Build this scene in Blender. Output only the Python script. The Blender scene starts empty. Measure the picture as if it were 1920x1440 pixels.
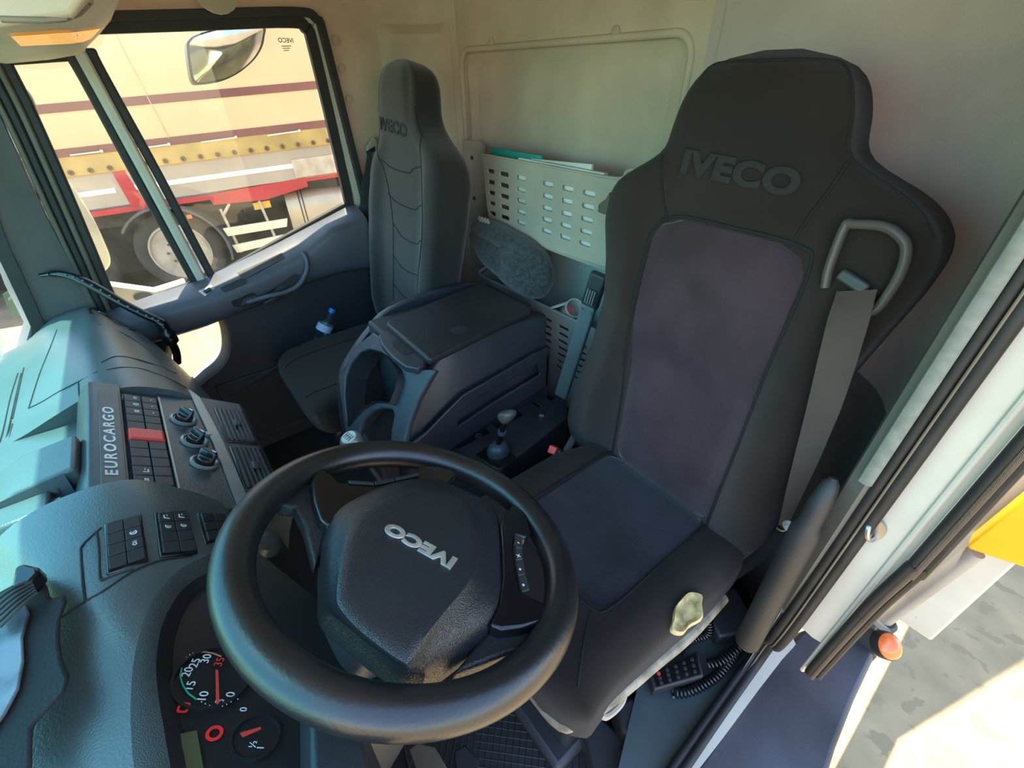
import bpy, bmesh, math, random
from math import sin, cos, pi, radians, sqrt
from mathutils import Vector, Matrix
random.seed(7)
S = bpy.context.scene
COL = S.collection

# ------------------------------------------------------------------ camera
# +X driver side, +Y towards the rear wall of the cab, +Z up, cab floor z = 0
F = 828.0
CP = Vector((0.93, -1.10, 1.35))
XN = Vector((-795, -570, 828)).normalized()
DN = Vector((20, 1175, 828)); DN = (DN - XN * DN.dot(XN)).normalized()
YV = DN.cross(XN)
def cw(c): return Vector((-c.dot(XN), c.dot(YV), -c.dot(DN)))
R_, U_, B_ = cw(Vector((1, 0, 0))), cw(Vector((0, -1, 0))), cw(Vector((0, 0, -1)))
cd = bpy.data.cameras.new('camera'); cam = bpy.data.objects.new('camera', cd); COL.objects.link(cam)
cam.matrix_world = Matrix(((R_.x, U_.x, B_.x, CP.x), (R_.y, U_.y, B_.y, CP.y), (R_.z, U_.z, B_.z, CP.z), (0, 0, 0, 1)))
cd.sensor_width = 36; cd.lens = 36 * F / 1920; cd.clip_start = 0.02; cd.clip_end = 200
S.camera = cam
def at(u, v, ax, val):            # photo measurement -> point on a real axis plane
    r = cw(Vector((u - 960, v - 720, F))); i = 'xyz'.index(ax)
    return CP + r * ((val - CP[i]) / r[i])
def atp(u, v, p, n):
    r = cw(Vector((u - 960, v - 720, F))); p = Vector(p); n = Vector(n)
    return CP + r * ((p - CP).dot(n) / r.dot(n))

# ------------------------------------------------------------------ light
w = bpy.data.worlds.new('sky'); S.world = w; w.use_nodes = True
nt = w.node_tree; bg = nt.nodes['Background']
sky = nt.nodes.new('ShaderNodeTexSky'); sky.sky_type = 'NISHITA'; sky.sun_disc = False
sky.sun_elevation = radians(66); sky.sun_rotation = radians(200); sky.air_density = 1.2; sky.dust_density = 0.6
nt.links.new(sky.outputs[0], bg.inputs[0]); bg.inputs[1].default_value = 0.38
sl = bpy.data.lights.new('sun', 'SUN'); sl.energy = 11.0; sl.angle = radians(0.6); sl.color = (1, 0.90, 0.74)
so = bpy.data.objects.new('sun', sl); COL.objects.link(so)
so.rotation_euler = Vector((-0.14, 0.03, 1)).to_track_quat('Z', 'Y').to_euler()
so.location = (0, 0, 6)
S.view_settings.view_transform = 'Standard'; S.view_settings.look = 'None'
S.view_settings.exposure = 1.12; S.view_settings.gamma = 1; S.view_settings.use_curve_mapping = False

# ------------------------------------------------------------------ materials
def lin(c):
    if isinstance(c, str):
        c = [int(c[i:i + 2], 16) / 255 for i in (0, 2, 4)]
        c = [x / 12.92 if x <= 0.04045 else ((x + 0.055) / 1.055) ** 2.4 for x in c]
    return (c[0], c[1], c[2], 1)
MATS = {}
def mat(name, color, rough=0.6, metal=0, bump=0.0, bscale=400, var=0.12, vscale=6, spec=0.5, coat=0, sheen=0,
        emit=None, estr=0, alpha=1, spots=None, stretch=None, trans=0, btype='NOISE', c2=None):
    m = bpy.data.materials.new(name); m.use_nodes = True; MATS[name] = m
    t = m.node_tree; N = t.nodes; L = t.links; b = N['Principled BSDF']
    c = lin(color)
    tc = N.new('ShaderNodeTexCoord')
    nz = N.new('ShaderNodeTexNoise'); nz.inputs['Scale'].default_value = vscale; nz.inputs['Detail'].default_value = 6
    src = tc.outputs['Object']
    if stretch:
        mp = N.new('ShaderNodeMapping'); mp.inputs['Scale'].default_value = stretch
        L.new(src, mp.inputs[0]); src = mp.outputs[0]
    L.new(src, nz.inputs[0])
    mx = N.new('ShaderNodeMix'); mx.data_type = 'RGBA'
    d = lin(c2) if c2 else tuple(x * (1 - var * 2) for x in c[:3]) + (1,)
    mx.inputs[6].default_value = d
    mx.inputs[7].default_value = c if c2 else tuple(min(1, x * (1 + var)) for x in c[:3]) + (1,)
    rp = N.new('ShaderNodeMapRange'); rp.inputs[1].default_value = 0.35; rp.inputs[2].default_value = 0.65
    L.new(nz.outputs[0], rp.inputs[0]); L.new(rp.outputs[0], mx.inputs[0])
    out = mx.outputs[2]
    if spots:                       # (colour, scale, threshold): chips or stains with a shape of their own
        n2 = N.new('ShaderNodeTexNoise'); n2.inputs['Scale'].default_value = spots[1]; n2.inputs['Detail'].default_value = 4
        L.new(tc.outputs['Object'], n2.inputs[0])
        r2 = N.new('ShaderNodeMapRange'); r2.inputs[1].default_value = spots[2]; r2.inputs[2].default_value = spots[2] + 0.03
        L.new(n2.outputs[0], r2.inputs[0])
        m2 = N.new('ShaderNodeMix'); m2.data_type = 'RGBA'; L.new(r2.outputs[0], m2.inputs[0])
        L.new(out, m2.inputs[6]); m2.inputs[7].default_value = lin(spots[0]); out = m2.outputs[2]
    L.new(out, b.inputs['Base Color'])
    b.inputs['Roughness'].default_value = rough; b.inputs['Metallic'].default_value = metal
    b.inputs['Specular IOR Level'].default_value = spec; b.inputs['Coat Weight'].default_value = coat
    b.inputs['Sheen Weight'].default_value = sheen
    b.inputs['Alpha'].default_value = alpha; b.inputs['Transmission Weight'].default_value = trans
    if emit: b.inputs['Emission Color'].default_value = lin(emit); b.inputs['Emission Strength'].default_value = estr
    if bump:
        if btype == 'VORONOI':
            n3 = N.new('ShaderNodeTexVoronoi'); n3.feature = 'DISTANCE_TO_EDGE'; o3 = n3.outputs[0]
        elif btype == 'WAVE':
            n3 = N.new('ShaderNodeTexWave'); n3.wave_type = 'BANDS'; n3.bands_direction = 'DIAGONAL'; o3 = n3.outputs[1]
        elif btype == 'CHECK':
            n3 = N.new('ShaderNodeTexChecker'); o3 = n3.outputs[1]
        else:
            n3 = N.new('ShaderNodeTexNoise'); o3 = n3.outputs[0]
        n3.inputs['Scale'].default_value = bscale; L.new(tc.outputs['Object'], n3.inputs[0])
        bp = N.new('ShaderNodeBump'); bp.inputs['Strength'].default_value = bump; bp.inputs['Distance'].default_value = 0.002
        L.new(o3, bp.inputs['Height']); L.new(bp.outputs[0], b.inputs['Normal'])
    return m
def glass(name, tint, refl=0.08, dirt=0.0, dcol=(0.6, 0.5, 0.35), dscale=8):
    m = bpy.data.materials.new(name); m.use_nodes = True; t = m.node_tree; N = t.nodes; L = t.links
    N.remove(N['Principled BSDF']); o = N['Material Output']
    tr = N.new('ShaderNodeBsdfTransparent'); tr.inputs[0].default_value = (*tint, 1)
    gl = N.new('ShaderNodeBsdfGlossy'); gl.inputs['Roughness'].default_value = 0.02
    fr = N.new('ShaderNodeFresnel'); ge = N.new('ShaderNodeNewGeometry'); mr = N.new('ShaderNodeMapRange')
    mr.inputs[3].default_value = 1.45; mr.inputs[4].default_value = 1 / 1.45     # same reflection from either side of the thin pane
    L.new(ge.outputs['Backfacing'], mr.inputs[0]); L.new(mr.outputs[0], fr.inputs[0])
    mn = N.new('ShaderNodeMath'); mn.operation = 'MINIMUM'; mn.inputs[1].default_value = 0.14; L.new(fr.outputs[0], mn.inputs[0])
    mx = N.new('ShaderNodeMixShader'); L.new(mn.outputs[0], mx.inputs[0]); L.new(tr.outputs[0], mx.inputs[1]); L.new(gl.outputs[0], mx.inputs[2])
    last = mx
    if dirt:
        df = N.new('ShaderNodeBsdfDiffuse'); df.inputs[0].default_value = (*dcol, 1)
        tl = N.new('ShaderNodeBsdfTranslucent'); tl.inputs[0].default_value = (*dcol, 1)
        md = N.new('ShaderNodeMixShader'); L.new(df.outputs[0], md.inputs[1]); L.new(tl.outputs[0], md.inputs[2])
        nz = N.new('ShaderNodeTexNoise'); nz.inputs['Scale'].default_value = dscale; nz.inputs['Detail'].default_value = 10
        tc = N.new('ShaderNodeTexCoord'); L.new(tc.outputs['Object'], nz.inputs[0])
        rp = N.new('ShaderNodeMapRange'); rp.inputs[1].default_value = 0.4; rp.inputs[2].default_value = 0.75
        rp.inputs[3].default_value = dirt * 0.3; rp.inputs[4].default_value = dirt
        L.new(nz.outputs[0], rp.inputs[0])
        m2 = N.new('ShaderNodeMixShader'); L.new(rp.outputs[0], m2.inputs[0]); L.new(mx.outputs[0], m2.inputs[1]); L.new(md.outputs[0], m2.inputs[2]); last = m2
    L.new(last.outputs[0], o.inputs[0]); return m

fab = mat('seat_fabric', (0.0185, 0.0128, 0.0092), 0.9, bump=0.5, bscale=900, btype='WAVE', sheen=0.12, spec=0.2, var=0.15)
fabp = mat('seat_fabric_worn', (0.0165, 0.0148, 0.0142), 0.9, bump=0.4, bscale=800, sheen=0.3, spec=0.2, var=0.12)
suede = mat('purple_suede', (0.042, 0.025, 0.031), 0.95, bump=0.3, bscale=250, sheen=0.3, spec=0.15, var=0.16, vscale=9)
suede2 = mat('dark_suede', (0.0150, 0.0130, 0.0180), 0.95, bump=0.3, bscale=250, sheen=0.4, spec=0.15, var=0.3, vscale=9)
seam = mat('seam_thread', (0.006, 0.006, 0.006), 0.9)
wall = mat('wall_lining', (0.50, 0.388, 0.302), 0.85, bump=0.25, bscale=300, var=0.07, vscale=5, spots=((0.16, 0.14, 0.10), 7, 0.74))
wallm = mat('lower_wall_metal', (0.33, 0.37, 0.33), 0.5, var=0.08, vscale=4)
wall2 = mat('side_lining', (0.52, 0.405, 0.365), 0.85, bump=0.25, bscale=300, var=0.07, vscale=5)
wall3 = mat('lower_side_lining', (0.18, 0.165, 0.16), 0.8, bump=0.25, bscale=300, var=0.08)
trimg = mat('grey_trim', (0.115, 0.105, 0.085), 0.55, bump=0.2, bscale=500, var=0.06)
dash = mat('dash_plastic', (0.045, 0.052, 0.055), 0.30, bump=0.25, bscale=500, var=0.1, vscale=5, spec=0.6)
dashm = mat('dash_top_plastic', (0.075, 0.088, 0.088), 0.32, bump=0.3, bscale=500, var=0.08, vscale=5, spec=0.6)
plas = mat('dark_plastic', (0.030, 0.032, 0.036), 0.45, bump=0.15, bscale=500, var=0.1, spec=0.5)
plasg = mat('gloss_black_plastic', (0.008, 0.008, 0.009), 0.22, var=0.2, spec=0.6)
doorp = mat('door_plastic', (0.066, 0.069, 0.082), 0.5, bump=0.2, bscale=450, var=0.08)
doord = mat('door_lower_plastic', (0.022, 0.024, 0.028), 0.6, bump=0.2, bscale=450, var=0.1)
rub = mat('rubber_seal', (0.014, 0.013, 0.013), 0.6, var=0.2, vscale=20)
paint = mat('body_paint', (0.44, 0.41, 0.34), 0.3, var=0.04, spec=0.5)
white = mat('white_paint', (0.56, 0.50, 0.41), 0.42, var=0.05)
whitesp = mat('white_paint_chipped', (0.55, 0.52, 0.44), 0.45, var=0.06, spots=((0.05, 0.03, 0.02), 38, 0.70))
silver = mat('silver_trim', (0.30, 0.32, 0.33), 0.35, metal=0.6, var=0.08)
chrome = mat('chrome_letters', (0.75, 0.73, 0.68), 0.3, metal=0.7, var=0.1, vscale=60)
steel = mat('steel', (0.45, 0.44, 0.42), 0.35, metal=0.9, var=0.1)
red = mat('red_plastic', (0.75, 0.05, 0.035), 0.4, var=0.05)
leather = mat('wheel_leather', (0.013, 0.013, 0.014), 0.33, bump=0.12, bscale=300, var=0.2, vscale=12, spec=0.7)
leathw = mat('wheel_cover', (0.018, 0.021, 0.025), 0.31, bump=0.35, bscale=420, btype='VORONOI', var=0.12, spec=0.6)
ink = mat('icon_white', (0.7, 0.7, 0.68), 0.5, var=0.02)
pocket = mat('pocket_plastic', (0.40, 0.34, 0.27), 0.6, bump=0.1, bscale=400, var=0.06)
belt = mat('belt_webbing', (0.082, 0.058, 0.044), 0.7, bump=0.5, bscale=500, btype='WAVE', var=0.12)
floorm = mat('floor_rubber', (0.012, 0.014, 0.014), 0.7, bump=0.2, bscale=200, var=0.2)
foam = mat('yellow_foam', (0.55, 0.42, 0.18), 0.95, bump=0.8, bscale=120, var=0.25, vscale=40)
wind = glass('windshield_glass', (0.61, 0.95, 0.95))
side = glass('side_glass', (0.97, 0.98, 0.93), dirt=0.06)

# ------------------------------------------------------------------ mesh helpers
BASE = {}
def mk(name, vf, m, par=None, smooth=35, bevel=0, bseg=2, sub=0, **props):
    v, f = vf
    base = BASE[par.name] if par else Vector((0, 0, 0))
    if par is None and len(v):
        xs = [sum(p[i] for p in v) / len(v) for i in range(3)]; base = Vector((xs[0], xs[1], min(p[2] for p in v)))
    me = bpy.data.meshes.new(name)
    me.from_pydata([Vector(p) - base for p in v], [], f)
    bm = bmesh.new(); bm.from_mesh(me); bmesh.ops.remove_doubles(bm, verts=bm.verts, dist=1e-6)
    bmesh.ops.recalc_face_normals(bm, faces=bm.faces); bm.to_mesh(me); bm.free()
    me.materials.append(m)
    if smooth:
        me.polygons.foreach_set('use_smooth', [True] * len(me.polygons)); me.set_sharp_from_angle(angle=radians(smooth))
    o = bpy.data.objects.new(name, me); COL.objects.link(o)
    if par: o.parent = par
    else: o.location = base
    if bevel:
        b = o.modifiers.new('b', 'BEVEL'); b.width = bevel; b.segments = bseg; b.limit_method = 'ANGLE'; b.angle_limit = radians(35)
    if sub:
        s = o.modifiers.new('s', 'SUBSURF'); s.levels = sub; s.render_levels = sub
    BASE[o.name] = base
    for k, x in props.items(): o[k] = x
    return o
def tag(o, label, cat=None, group=None, kind=None):
    o['label'] = label
    if cat: o['category'] = cat
    if group: o['group'] = group
    if kind: o['kind'] = kind
    return o
def thing(name, label, cat, loc, group=None, kind=None):
    o = bpy.data.objects.new(name, None); COL.objects.link(o); o.location = loc; o.empty_display_size = 0.05
    BASE[o.name] = Vector(loc); return tag(o, label, cat, group, kind)
def st(name, vf, m, label, **k):
    o = mk(name, vf, m, **k); return tag(o, label, None, None, 'structure')
def join(*l):
    V, Fc = [], []
    for v, f in l:
        n = len(V); V += list(v); Fc += [tuple(i + n for i in q) for q in f]
    return V, Fc
def xf(vf, M): return [M @ Vector(p) for p in vf[0]], vf[1]
def frame(o, x, y):              # local frame: x, y given, z = x cross y
    x = Vector(x).normalized(); y = Vector(y); y = (y - x * y.dot(x)).normalized(); z = x.cross(y)
    return Matrix(((x.x, y.x, z.x, o[0]), (x.y, y.y, z.y, o[1]), (x.z, y.z, z.z, o[2]), (0, 0, 0, 1)))
def frame2(o, y, xh):            # local frame with an exact y axis
    y = Vector(y).normalized(); x = Vector(xh); x = (x - y * x.dot(y)).normalized(); return frame(o, x, y)
def box(a, b):
    (x0, y0, z0), (x1, y1, z1) = a, b
    return ([(x0, y0, z0), (x1, y0, z0), (x1, y1, z0), (x0, y1, z0), (x0, y0, z1), (x1, y0, z1), (x1, y1, z1), (x0, y1, z1)],
            [(0, 3, 2, 1), (4, 5, 6, 7), (0, 1, 5, 4), (1, 2, 6, 5), (2, 3, 7, 6), (3, 0, 4, 7)])
def prism(poly, ext):
    n = len(poly); e = Vector(ext); p = [Vector(q) for q in poly]
    return p + [q + e for q in p], [tuple(range(n - 1, -1, -1)), tuple(range(n, 2 * n))] + [(i, (i + 1) % n, (i + 1) % n + n, i + n) for i in range(n)]
def loft(rings, closed=True, caps=True):
    n = len(rings[0]); V = [Vector(p) for r in rings for p in r]; Fc = []
    for i in range(len(rings) - 1):
        for j in range(n if closed else n - 1):
            k = (j + 1) % n; Fc.append((i * n + j, i * n + k, (i + 1) * n + k, (i + 1) * n + j))
    if caps and closed:
        Fc.append(tuple(range(n - 1, -1, -1))); Fc.append(tuple(range((len(rings) - 1) * n, len(rings) * n)))
    return V, Fc
def crom(pts, n=8, closed=False):
    P = [Vector(p) for p in pts]; out = []; N = len(P)
    for i in range(N if closed else N - 1):
        p1, p2 = P[i], P[(i + 1) % N]
        p0 = P[i - 1] if (closed or i > 0) else p1 * 2 - p2
        p3 = P[(i + 2) % N] if (closed or i + 2 < N) else p2 * 2 - p1
        for k in range(n):
            t = k / n
            out.append(0.5 * ((2 * p1) + (p2 - p0) * t + (2 * p0 - 5 * p1 + 4 * p2 - p3) * t * t + (3 * p1 - p0 - 3 * p2 + p3) * t ** 3))
    if not closed: out.append(P[-1])
    return out
def tube(pts, r, n=10, closed=False, flat=1.0, up=None):
    P = [Vector(p) for p in pts]; N = len(P); rings = []; prev = None
    for i, p in enumerate(P):
        if closed: t = (P[(i + 1) % N] - P[i - 1])
        else: t = P[min(i + 1, N - 1)] - P[max(i - 1, 0)]
        if t.length < 1e-9: t = Vector((0, 0, 1))
        t.normalize()
        if up is not None: x = Vector(up) - t * Vector(up).dot(t)
        elif prev is None:
            a = Vector((0, 0, 1)) if abs(t.z) < 0.9 else Vector((1, 0, 0)); x = a - t * a.dot(t)
        else: x = prev - t * prev.dot(t)
        x.normalize(); prev = x; y = t.cross(x); rr = r[i] if isinstance(r, (list, tuple)) else r
        rings.append([p + x * (cos(2 * pi * k / n) * rr * flat) + y * (sin(2 * pi * k / n) * rr) for k in range(n)])
    if closed: rings.append(rings[0]); return loft(rings, True, False)
    return loft(rings)
def ribbon(pts, w, th, up):      # flat band: width w along (tangent x up), thickness th along up
    P = [Vector(p) for p in pts]; rings = []
    for i, p in enumerate(P):
        t = (P[min(i + 1, len(P) - 1)] - P[max(i - 1, 0)]).normalized()
        u = Vector(up[i] if isinstance(up, list) else up); u = (u - t * u.dot(t)).normalized(); s = t.cross(u)
        ww = w[i] if isinstance(w, (list, tuple)) else w
        rings.append([p + s * ww / 2 + u * th / 2, p - s * ww / 2 + u * th / 2, p - s * ww / 2 - u * th / 2, p + s * ww / 2 - u * th / 2])
    return loft(rings)
def lathe(prof, M, n=24):        # prof: (r, z) pairs
    rings = [[M @ Vector((r * cos(2 * pi * k / n), r * sin(2 * pi * k / n), z)) for k in range(n)] for r, z in prof]
    return loft(rings)
def rrect(w, h, r, n=4, cx=0, cy=0):
    o = []
    for sx, sy, a0 in ((1, 1, 0), (-1, 1, 90), (-1, -1, 180), (1, -1, 270)):
        for k in range(n + 1):
            a = radians(a0 + 90 * k / n); o.append((cx + sx * (w / 2 - r) + r * cos(a), cy + sy * (h / 2 - r) + r * sin(a)))
    return o
def plate(outer, holes, th, M):  # flat sheet with holes, local xy, thickness along +z
    bm = bmesh.new(); ed = []
    for loop in [outer] + holes:
        vs = [bm.verts.new((p[0], p[1], 0)) for p in loop]
        for i in range(len(vs)): ed.append(bm.edges.new((vs[i], vs[(i + 1) % len(vs)])))
    bmesh.ops.triangle_fill(bm, edges=ed, use_beauty=True)
    r = bmesh.ops.extrude_face_region(bm, geom=list(bm.faces))
    bmesh.ops.translate(bm, verts=[g for g in r['geom'] if isinstance(g, bmesh.types.BMVert)], vec=(0, 0, th))
    bm.verts.index_update(); v = [M @ x.co for x in bm.verts]; f = [tuple(q.index for q in fc.verts) for fc in bm.faces]; bm.free()
    return v, f
def text(body, size, depth, M, bevel=0.0, bold=0.0, space=1.0):
    c = bpy.data.curves.new('t', 'FONT'); c.body = body; c.size = size; c.extrude = depth; c.bevel_depth = bevel
    c.align_x = 'CENTER'; c.align_y = 'CENTER'; c.offset = bold; c.space_character = space; c.bevel_resolution = 1
    o = bpy.data.objects.new('t', c); COL.objects.link(o)
    dg = bpy.context.evaluated_depsgraph_get(); dg.update(); me = bpy.data.meshes.new_from_object(o.evaluated_get(dg))
    v = [M @ x.co for x in me.vertices]; f = [tuple(p.vertices) for p in me.polygons]
    bpy.data.objects.remove(o); bpy.data.curves.remove(c); bpy.data.meshes.remove(me); return v, f
def icon(kind, sz, M):           # small switch pictograms: bars and rings
    b = lambda x0, y0, x1, y1: box((x0 * sz, y0 * sz, -0.0003), (x1 * sz, y1 * sz, 0.0003))
    ring = lambda r, cx=0, cy=0: plate([(p[0] * sz, p[1] * sz) for p in rrect(2 * r, 2 * r, r * .98, 4, cx, cy)], [[(p[0] * sz, p[1] * sz) for p in rrect(1.3 * r, 1.3 * r, r * .64, 4, cx, cy)]], 0.0004, Matrix.Identity(4))
    v = {'ring': join(ring(.36), b(-.05, -.14, .05, .14)), 'seat': join(b(-.4, -.35, -.28, .3), b(-.28, -.35, .25, -.22), b(.1, .0, .42, .1)), 'lamp': join(ring(.22, -.12), b(.16, .12, .42, .18), b(.16, -.03, .42, .03), b(.16, -.18, .42, -.12)),
         'bars': join(b(-.35, -.3, -.25, .3), b(-.08, -.3, .02, .3), b(.2, -.3, .3, .3), b(-.35, .2, .3, .3)), 'lock': join(b(-.35, -.2, .35, -.1), b(-.35, .15, .35, .25), b(-.35, -.2, -.25, .25), b(.25, -.2, .35, .25), b(-.1, -.02, .25, .07))}[kind]
    return xf(v, M)
def lerp(tab, t):                # piecewise smooth lookup, tab = [(t, a, b, ...)]
    if t <= tab[0][0]: return tab[0][1:]
    for i in range(len(tab) - 1):
        if t <= tab[i + 1][0]:
            k = (t - tab[i][0]) / (tab[i + 1][0] - tab[i][0]); return tuple(a + (b - a) * k for a, b in zip(tab[i][1:], tab[i + 1][1:]))
    return tab[-1][1:]
def sstep(a, b, x):
    t = max(0, min(1, (x - a) / (b - a))); return t * t * (3 - 2 * t)
class Pad:                       # upholstered pad: x across, t along, n forward
    def __init__(s, o, X, T, N, rows, p=0.35, u0=0.45, u1=0.75):
        s.o, s.X, s.T, s.N = Vector(o), Vector(X), Vector(T), Vector(N); s.p = p
        t0, t1 = rows[0][0], rows[-1][0]; ts = [t0 + (t1 - t0) * i / 240 for i in range(241)]; d = [list(lerp(rows, t)) for t in ts]
        for _ in range(6): d = [d[0]] + [[(a + 2 * b + c) / 4 for a, b, c in zip(d[i - 1], d[i], d[i + 1])] for i in range(1, 240)] + [d[-1]]
        s.rows = [(t, *q) for t, q in zip(ts, d)]
        s.u0 = u0; s.u1 = u1
    def P(s, x, t, n): return s.o + s.X * x + s.T * t + s.N * n
    def front(s, x, t):
        xl, xr, fc, fb, bk = lerp(s.rows, t)[:5]; xc, w = (xl + xr) / 2, (xr - xl) / 2
        u = max(-0.9999, min(0.9999, (x - xc) / w)); f = fc + (fb - fc) * sstep(s.u0, s.u1, abs(u))
        return f * (1 - abs(u) ** (2 / s.p)) ** (s.p / 2)
    def surf(s, x, t, d=0): return s.P(x, t, s.front(x, t) + d)
    def mesh(s, nt=60, nr=56):
        t0, t1 = s.rows[0][0], s.rows[-1][0]; rings = []
        for i in range(nt + 1):
            t = t0 + (t1 - t0) * i / nt; xl, xr, fc, fb, bk = lerp(s.rows, t)[:5]; xc, w = (xl + xr) / 2, (xr - xl) / 2; r = []
            for k in range(nr):
                a = 2 * pi * k / nr; c, q = cos(a), sin(a); u = math.copysign(abs(c) ** s.p, c)
                if q >= 0: n = (fc + (fb - fc) * sstep(s.u0, s.u1, abs(u))) * abs(q) ** s.p
                else: n = -bk * abs(q) ** s.p
                r.append(s.P(xc + u * w, t, n))
            rings.append(r)
        return loft(rings)
    def patch(s, xl, xr, t0, t1, r, d=0.004, nx=20, ny=40, base=-0.004):
        f = xl if callable(xl) else (lambda t: (xl, xr)); V = []
        for side in (d, base):
            for i in range(ny + 1):
                t = t0 + (t1 - t0) * i / ny; a, b = f(t); dd = min(t - t0, t1 - t); ins = r - sqrt(max(0, r * r - (r - dd) ** 2)) if dd < r else 0
                for j in range(nx + 1):
                    e = min(i, ny - i, j, nx - j); x = a + ins + (b - a - 2 * ins) * j / nx
                    V.append(s.surf(x, t, side if (e > 0 or side < 0) else 0.0))
        n = (nx + 1) * (ny + 1); Fc = []
        for i in range(ny):
            for j in range(nx):
                q = i * (nx + 1) + j; Fc.append((q, q + 1, q + nx + 2, q + nx + 1)); Fc.append((n + q, n + q + nx + 1, n + q + nx + 2, n + q + 1))
        bd = [j for j in range(nx + 1)] + [i * (nx + 1) + nx for i in range(1, ny + 1)] + [ny * (nx + 1) + j for j in range(nx - 1, -1, -1)] + [i * (nx + 1) for i in range(ny - 1, 0, -1)]
        for i in range(len(bd)):
            a, b = bd[i], bd[(i + 1) % len(bd)]; Fc.append((a, b, b + n, a + n))
        return V, Fc
    def line(s, pts, r=0.0022, d=0.0005, n=8):
        c = crom([(x, t, 0) for x, t in pts], n); o = []
        for p in c:
            xl, xr = lerp(s.rows, p.y)[:2]; xc, w = (xl + xr) / 2, (xr - xl) / 2 * 0.955
            o.append(s.surf(max(xc - w, min(xc + w, p.x)), p.y, d))
        return tube(o, r, 6)
# ------------------------------------------------------------------ shell
ZF, ZC = 0.0, 1.66
fl = st('floor', box((-0.97, -1.5, -0.04), (0.90, 0.0, 0.0)), floorm, 'dark rubber covered cab floor')
roof = st('ceiling', join(box((-0.93, -1.34, ZC), (0.95, 0.03, ZC + 0.04)),
    loft([[(-1.0, y, 1.50), (-0.985, y, 1.53), (-0.95, y, 1.60), (-0.88, y, ZC), (-0.88, y, ZC + 0.03), (-1.0, y, 1.62)] for y in (-1.34, 0.03)])), wall, 'beige lining of the cab roof above the passenger door')
dl = mk('roof_lamp', lathe([(0.001, 0), (0.05, 0.002), (0.062, 0.01), (0.062, 0.025), (0.001, 0.026)], frame(at(397, -24, 'x', -0.93), (0, 1, 0), (0, 0, 1)) , 20), pocket, roof)
# rear wall with a pressed recess
WX0, WX1 = -0.78, 0.235
ro = [(p[0], p[1]) for p in rrect(0.96, 0.50, 0.05, 6, -0.28, 1.17)]
ri = [(p[0], p[1]) for p in rrect(0.84, 0.42, 0.04, 6, -0.28, 1.165)]
Wm = Matrix(((1, 0, 0, 0), (0, 0, 1, 0), (0, 1, 0, 0), (0, 0, 0, 1)))   # local xy -> world xz, thickness -> +y
pl = plate([(WX0, 0.86), (WX1, 0.86), (WX1, 1.70), (WX0, 1.70)], [ro], 0.002, Wm)
rec = join(pl, loft([[(x, 0.0, z) for x, z in ro], [(x * 0.985 - 0.004, 0.016, 0.985 * (z - 1.17) + 1.17) for x, z in ro], [(x, 0.028, z) for x, z in ri]], True, False),
           tube([(x, 0.002, z) for x, z in ro], 0.010, 10, True))
wb = st('wall_back', rec, wall, 'beige rear wall lining with a pressed rectangular recess', smooth=50)
mk('recess_panel', prism([(x, 0.0275, z) for x, z in ri], (0, 0.003, 0)), wall, wb, smooth=0)
wl = mk('lower_panel', box((WX0, -0.004, 0.0), (WX1 + 0.1, 0.02, 0.872)), wallm, wb, label='bare grey green metal panel below the lining')
for u, v, ax, val in ((922, 80, 'y', 0), (1155, 60, 'y', 0), (1088, 500, 'y', -0.004), (985, 470, 'y', -0.004)):
    c = at(u, v, ax, val); r = 0.014 if v < 400 else 0.008
    mk('trim_clip', lathe([(r, 0), (r, 0.003), (r * 0.7, 0.005), (0.001, 0.005)], frame(c, (1, 0, 0), (0, 0, 1)), 16), pocket, wb)
# rounded passenger rear corner, from door rear edge to rear wall
def corner(pts, z0, z1, nz=1):
    c = crom([(x, y, 0) for x, y in pts], 6)
    rings = [[Vector((p.x, p.y, z)) for p in c] for z in [z0 + (z1 - z0) * i / nz for i in range(nz + 1)]]
    back = [[p + Vector((0, 0.03, 0)) for p in reversed(r)] for r in rings]
    return loft([a + b for a, b in zip(rings, back)])
CL = [(-0.985, -0.43), (-0.975, -0.33), (-0.965, -0.22), (-0.93, -0.10), (-0.865, -0.03), (-0.78, 0.0)]
wr = st('wall_right', corner(CL, 0.0, 1.72), wall, 'beige lining of the rounded corner behind the passenger seat', smooth=60)
# pressed vertical panel in that corner
def plan(pts, k):
    c = crom([(x, y, 0) for x, y in pts], 12); i = k * (len(c) - 1); a = int(i); b = min(a + 1, len(c) - 1); return c[a].lerp(c[b], i - a)
rings = []
for i in range(41):
    z = 0.92 + (1.50 - 0.92) * i / 40; e = min(1, min(i, 40 - i) / 2); row = []
    for j in range(17):
        k = 0.40 + 0.53 * j / 16; p = plan(CL, k); t = (plan(CL, k + 0.01) - plan(CL, k - 0.01)).normalized(); n = Vector((t.y, -t.x, 0))
        g = min(1, min(j, 16 - j) / 1.6) * e; row.append(p + Vector((0, 0, z)) + n * (0.001 + 0.020 * g))
    rings.append(row)
mk('pressed_panel', loft(rings, False, False), wall, wr, smooth=30)
for u, v in ((630, 75), (641, 128), (655, 186)):
    c = at(u, v, 'x', -0.968); mk('trim_clip', lathe([(0.013, 0), (0.013, 0.003), (0.009, 0.005), (0.001, 0.005)], frame(c, (0, 1, 0), (0, 0, 1)), 16), pocket, wr)
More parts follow.
